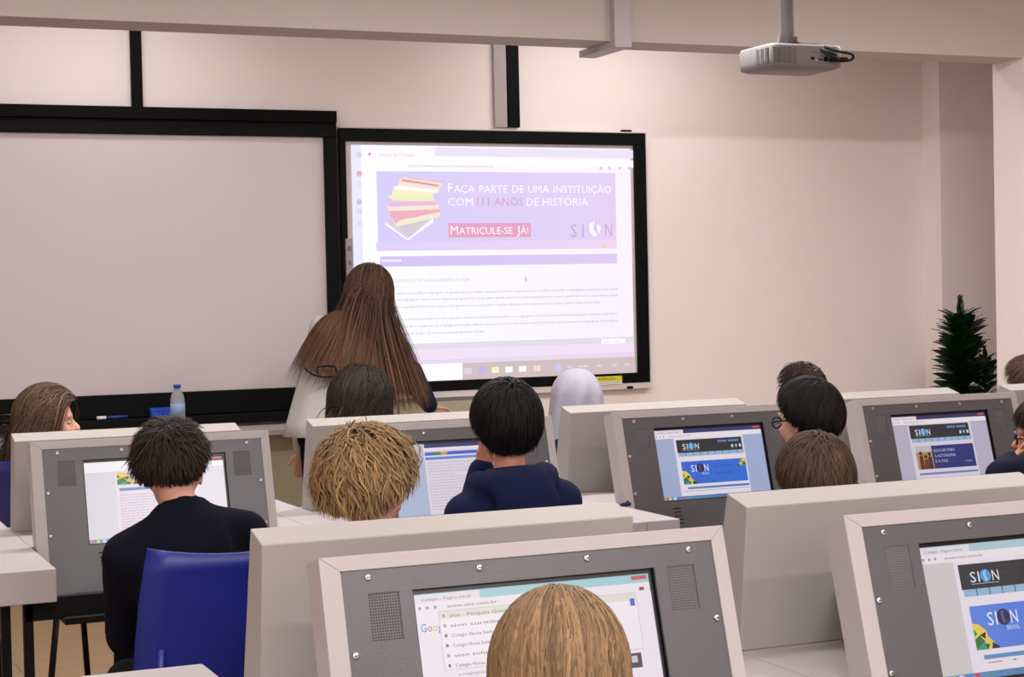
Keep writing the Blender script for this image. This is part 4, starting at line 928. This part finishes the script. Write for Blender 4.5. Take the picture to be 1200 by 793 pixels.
# scarf with folds
t = I['t']; b = MB(); H = I['HP'](0, -.008, .018); nu, nv = 72, 40; vs = []
for j in range(nv):
    u = j / (nv - 1)
    for k in range(nu):
        a = 2 * math.pi * k / nu
        if u < .45:
            q = u / .45 * math.pi / 2; r_ = math.sin(q) ** .9; z = .118 * math.cos(q)
        else: q = (u - .45) / .55; r_ = 1 + .25 * q; z = -.36 * q
        fold = 1 + (.05 + .09 * max(0, u - .3)) * math.sin(7 * a + 6 * u) * min(1, u * 2.5) + .02 * math.sin(17 * a - 3 * u) * u
        dx = -.03 * max(0, u - .45); vs.append((H.x + math.cos(a) * .098 * r_ * fold + dx, H.y + math.sin(a) * .112 * r_ * fold - .01, H.z + .008 + z))
fs = [(j * nu + k, j * nu + (k + 1) % nu, (j + 1) * nu + (k + 1) % nu, (j + 1) * nu + k) for j in range(nv - 1) for k in range(nu) if not (10 < k < 26 and 15 < j < 27)]
b.add(vs, [f[::-1] for f in fs]); o = b.build('headscarf', scarf_m, t, True); s_ = o.modifiers.new('thickness', 'SOLIDIFY'); s_.thickness = .004
chair(HC.x, 6.04, 0, 'blue plastic chair under the child in the headscarf')
HC = at(938, 462, 6.3)
I = person('child with dark curly hair, only the top showing behind the boy with glasses', (HC.x, 6.2, .5), (HC.x, 6.26, .84), HC, hyaw=.2, sw=.15, top=navy_m)
hair('hair', I['t'], dbr, I['H'], I['R'], I['rad'], n=1500, length=(.04, .07), width=0.004, lift=0.4, offset=.01, layer=.014, grav=.05, curl=.6, seed=25, tintv=.3, taper=1)
chair(HC.x, 6.14, 0, 'blue plastic chair under the child with curly hair')
HC = at(1203, 451, 6.4)
I = person('child with brown hair at the right edge behind the far desks, beside the plant', (HC.x, 6.3, .5), (HC.x, 6.36, .84), HC, hyaw=.5, sw=.15, top=navy_m)
hair('hair', I['t'], brn, I['H'], I['R'], I['rad'], n=2000, length=(.05, .09), width=0.004, lift=0.2, offset=.012, layer=.014, grav=.05, seed=26, tintv=.25, taper=1)
chair(HC.x, 6.24, .3, 'blue plastic chair under the brown-haired child by the plant')
# --- standing woman
HC = at(432, 346, 8.15); hipP = at(392, 520, 8.0); nkP = at(424, 374, 8.1); hR = at(505, 476.5, 8.66); hR.z = max(hR.z, .785)
I = person('standing woman with very long brown hair and pale shirt, leaning beside the projected screen', hipP, nkP, HC, hyaw=-.45, hpitch=.1, hroll=.12, yaw=-.15, sw=.185, standing=True, top=shirt_m, topname='shirt', group='adults',
           elbows=[at(352, 480, 8.15)[:], at(486, 446, 8.42)[:]], hands=[at(352, 528, 8.2)[:], hR[:]], hand_dirs=[(0, .1, -1), (1, .25, -.12)], curl=.25, bulk=1.15, hs=1.05, vox=.0065)
bs_ = Vector(I['t'].location); cols = [(tuple(at(402, 466, 8.06) - bs_), (.215, .17, .40))]
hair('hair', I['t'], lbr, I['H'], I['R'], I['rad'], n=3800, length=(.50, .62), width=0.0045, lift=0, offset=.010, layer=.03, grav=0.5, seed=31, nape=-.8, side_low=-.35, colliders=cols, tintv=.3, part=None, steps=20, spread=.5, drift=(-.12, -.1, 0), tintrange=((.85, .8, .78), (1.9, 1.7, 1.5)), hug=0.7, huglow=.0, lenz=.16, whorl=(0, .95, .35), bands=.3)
t = I['t']; bs = Vector(t.location)
# navy sleeve worn under the pale shirt, loose shirt hem, strap
q = MB(); el = at(486, 446, 8.42) - bs; hh_ = hR - bs; sh_ = I['sh'][1]; q.cap(sh_ + (el - sh_) * .75, el, .066, .062, 14); q.cap(el, el + (hh_ - el) * .9, .062, .045, 14); remesh(q, 'sleeve', navy2_m, t, .009, 2)
q = MB(); A_ = [at(u, v, 7.86) - bs for u, v in ((357, 430), (361, 435), (368, 439), (378, 441), (388, 441), (394, 440), (394, 434), (393, 429), (384, 428), (373, 429), (371, 433), (373, 437))]; q.tube(A_, .0045, 8); q.build('strap', dark_m, t, True)
# loose shirt body
q = MB(); nu = 28; rings = []
for (u, v, Yc, rx, ry) in ((424, 384, 8.1, .10, .08), (420, 392, 8.1, .17, .12), (412, 408, 8.08, .205, .14), (404, 440, 8.05, .22, .16), (398, 475, 8.03, .235, .17), (392, 508, 8.0, .245, .175)):
    c_ = at(u, v, Yc) - bs; rings.append([(c_.x + rx * math.cos(2 * math.pi * k / nu) * (1 + .03 * math.sin(7 * k / nu * 6.28)), c_.y + ry * math.sin(2 * math.pi * k / nu) * (1 + .04 * math.sin(9 * k / nu * 6.28)), c_.z) for k in range(nu)])
q.add([p for r in rings for p in r], [(j * nu + k, (j + 1) * nu + k, (j + 1) * nu + (k + 1) % nu, j * nu + (k + 1) % nu) for j in range(len(rings) - 1) for k in range(nu)])
o = q.build('loose_shirt_back', shirt_m, t, True); s_ = o.modifiers.new('sub', 'SUBSURF'); s_.levels = s_.render_levels = 1; s_ = o.modifiers.new('thickness', 'SOLIDIFY'); s_.thickness = .004

# ---------------------------------------------------------------- potted plant
pb = at(1128, 440, 8.5); t = thing('potted_plant', 'tall dark green bushy plant in the right front corner by the columns', 'plant', (pb.x, 8.42, 0))
q = MB(); q.lathe([(.13, 0), (.15, .02), (.18, .34), (.195, .345), (.195, .38), (.175, .38), (.165, .34), (.02, .34)]); q.build('pot', pot_m, t, True)
q = MB(); q.lathe([(.165, .335), (.16, .35), (.01, .355)]); q.build('soil', soil_m, t, True)
LM = MB(); v = []; ns = 7
for i in range(ns + 1):
    s_ = i / ns; wd = .027 * math.sin(math.pi * min(1, s_ * .85 + .12)) * (1 if s_ < .99 else .05); z = .05 * s_ - .13 * s_ * s_ * .6; x = .18 * s_
    v += [(x, -wd, z + .004), (x, 0, z), (x, wd, z + .004)]
LM.add(v, [q_ for i in range(ns) for q_ in ((i * 3, i * 3 + 3, i * 3 + 4, i * 3 + 1), (i * 3 + 1, i * 3 + 4, i * 3 + 5, i * 3 + 2))]); lm = LM.mesh('leaf', leaf_m, True)
def stalk(x, y, z0, z1, nL, rmax, rbot):
    q = MB(); q.tube([(x * .3, y, .35), (x, y, z0), (x, y, z1 - .05)], [.014, .012, .006], 8); q.build('stem', stem_m, t, True)
    for i in range(nL):
        s_ = i / nL; o = put('leaf', lm, t); a = i * 2.39996 + rnd.uniform(-.2, .2); z = z0 + (z1 - z0 - .06) * s_
        k = (rbot + (rmax - rbot) * min(1, s_ * 2.2)) * (1 - .35 * max(0, s_ - .75) / .25) * rnd.uniform(.85, 1.12); tilt = -.35 - .5 * s_ - (.75 if s_ > .93 else 0)
        o.location = (x, y, z); o.rotation_euler = (rnd.uniform(-.9, .9), tilt, a); o.scale = (k, k * rnd.uniform(1.0, 1.4), k)
zt_ = at(1126, 350, 8.42).z
stalk(at(1126, 400, 8.42).x - pb.x, 0, .55, zt_ - .03, 200, 1.02, .95)
stalk(at(1158, 430, 8.42).x - pb.x, .03, .5, at(1160, 398, 8.42).z - .03, 80, .62, .6)
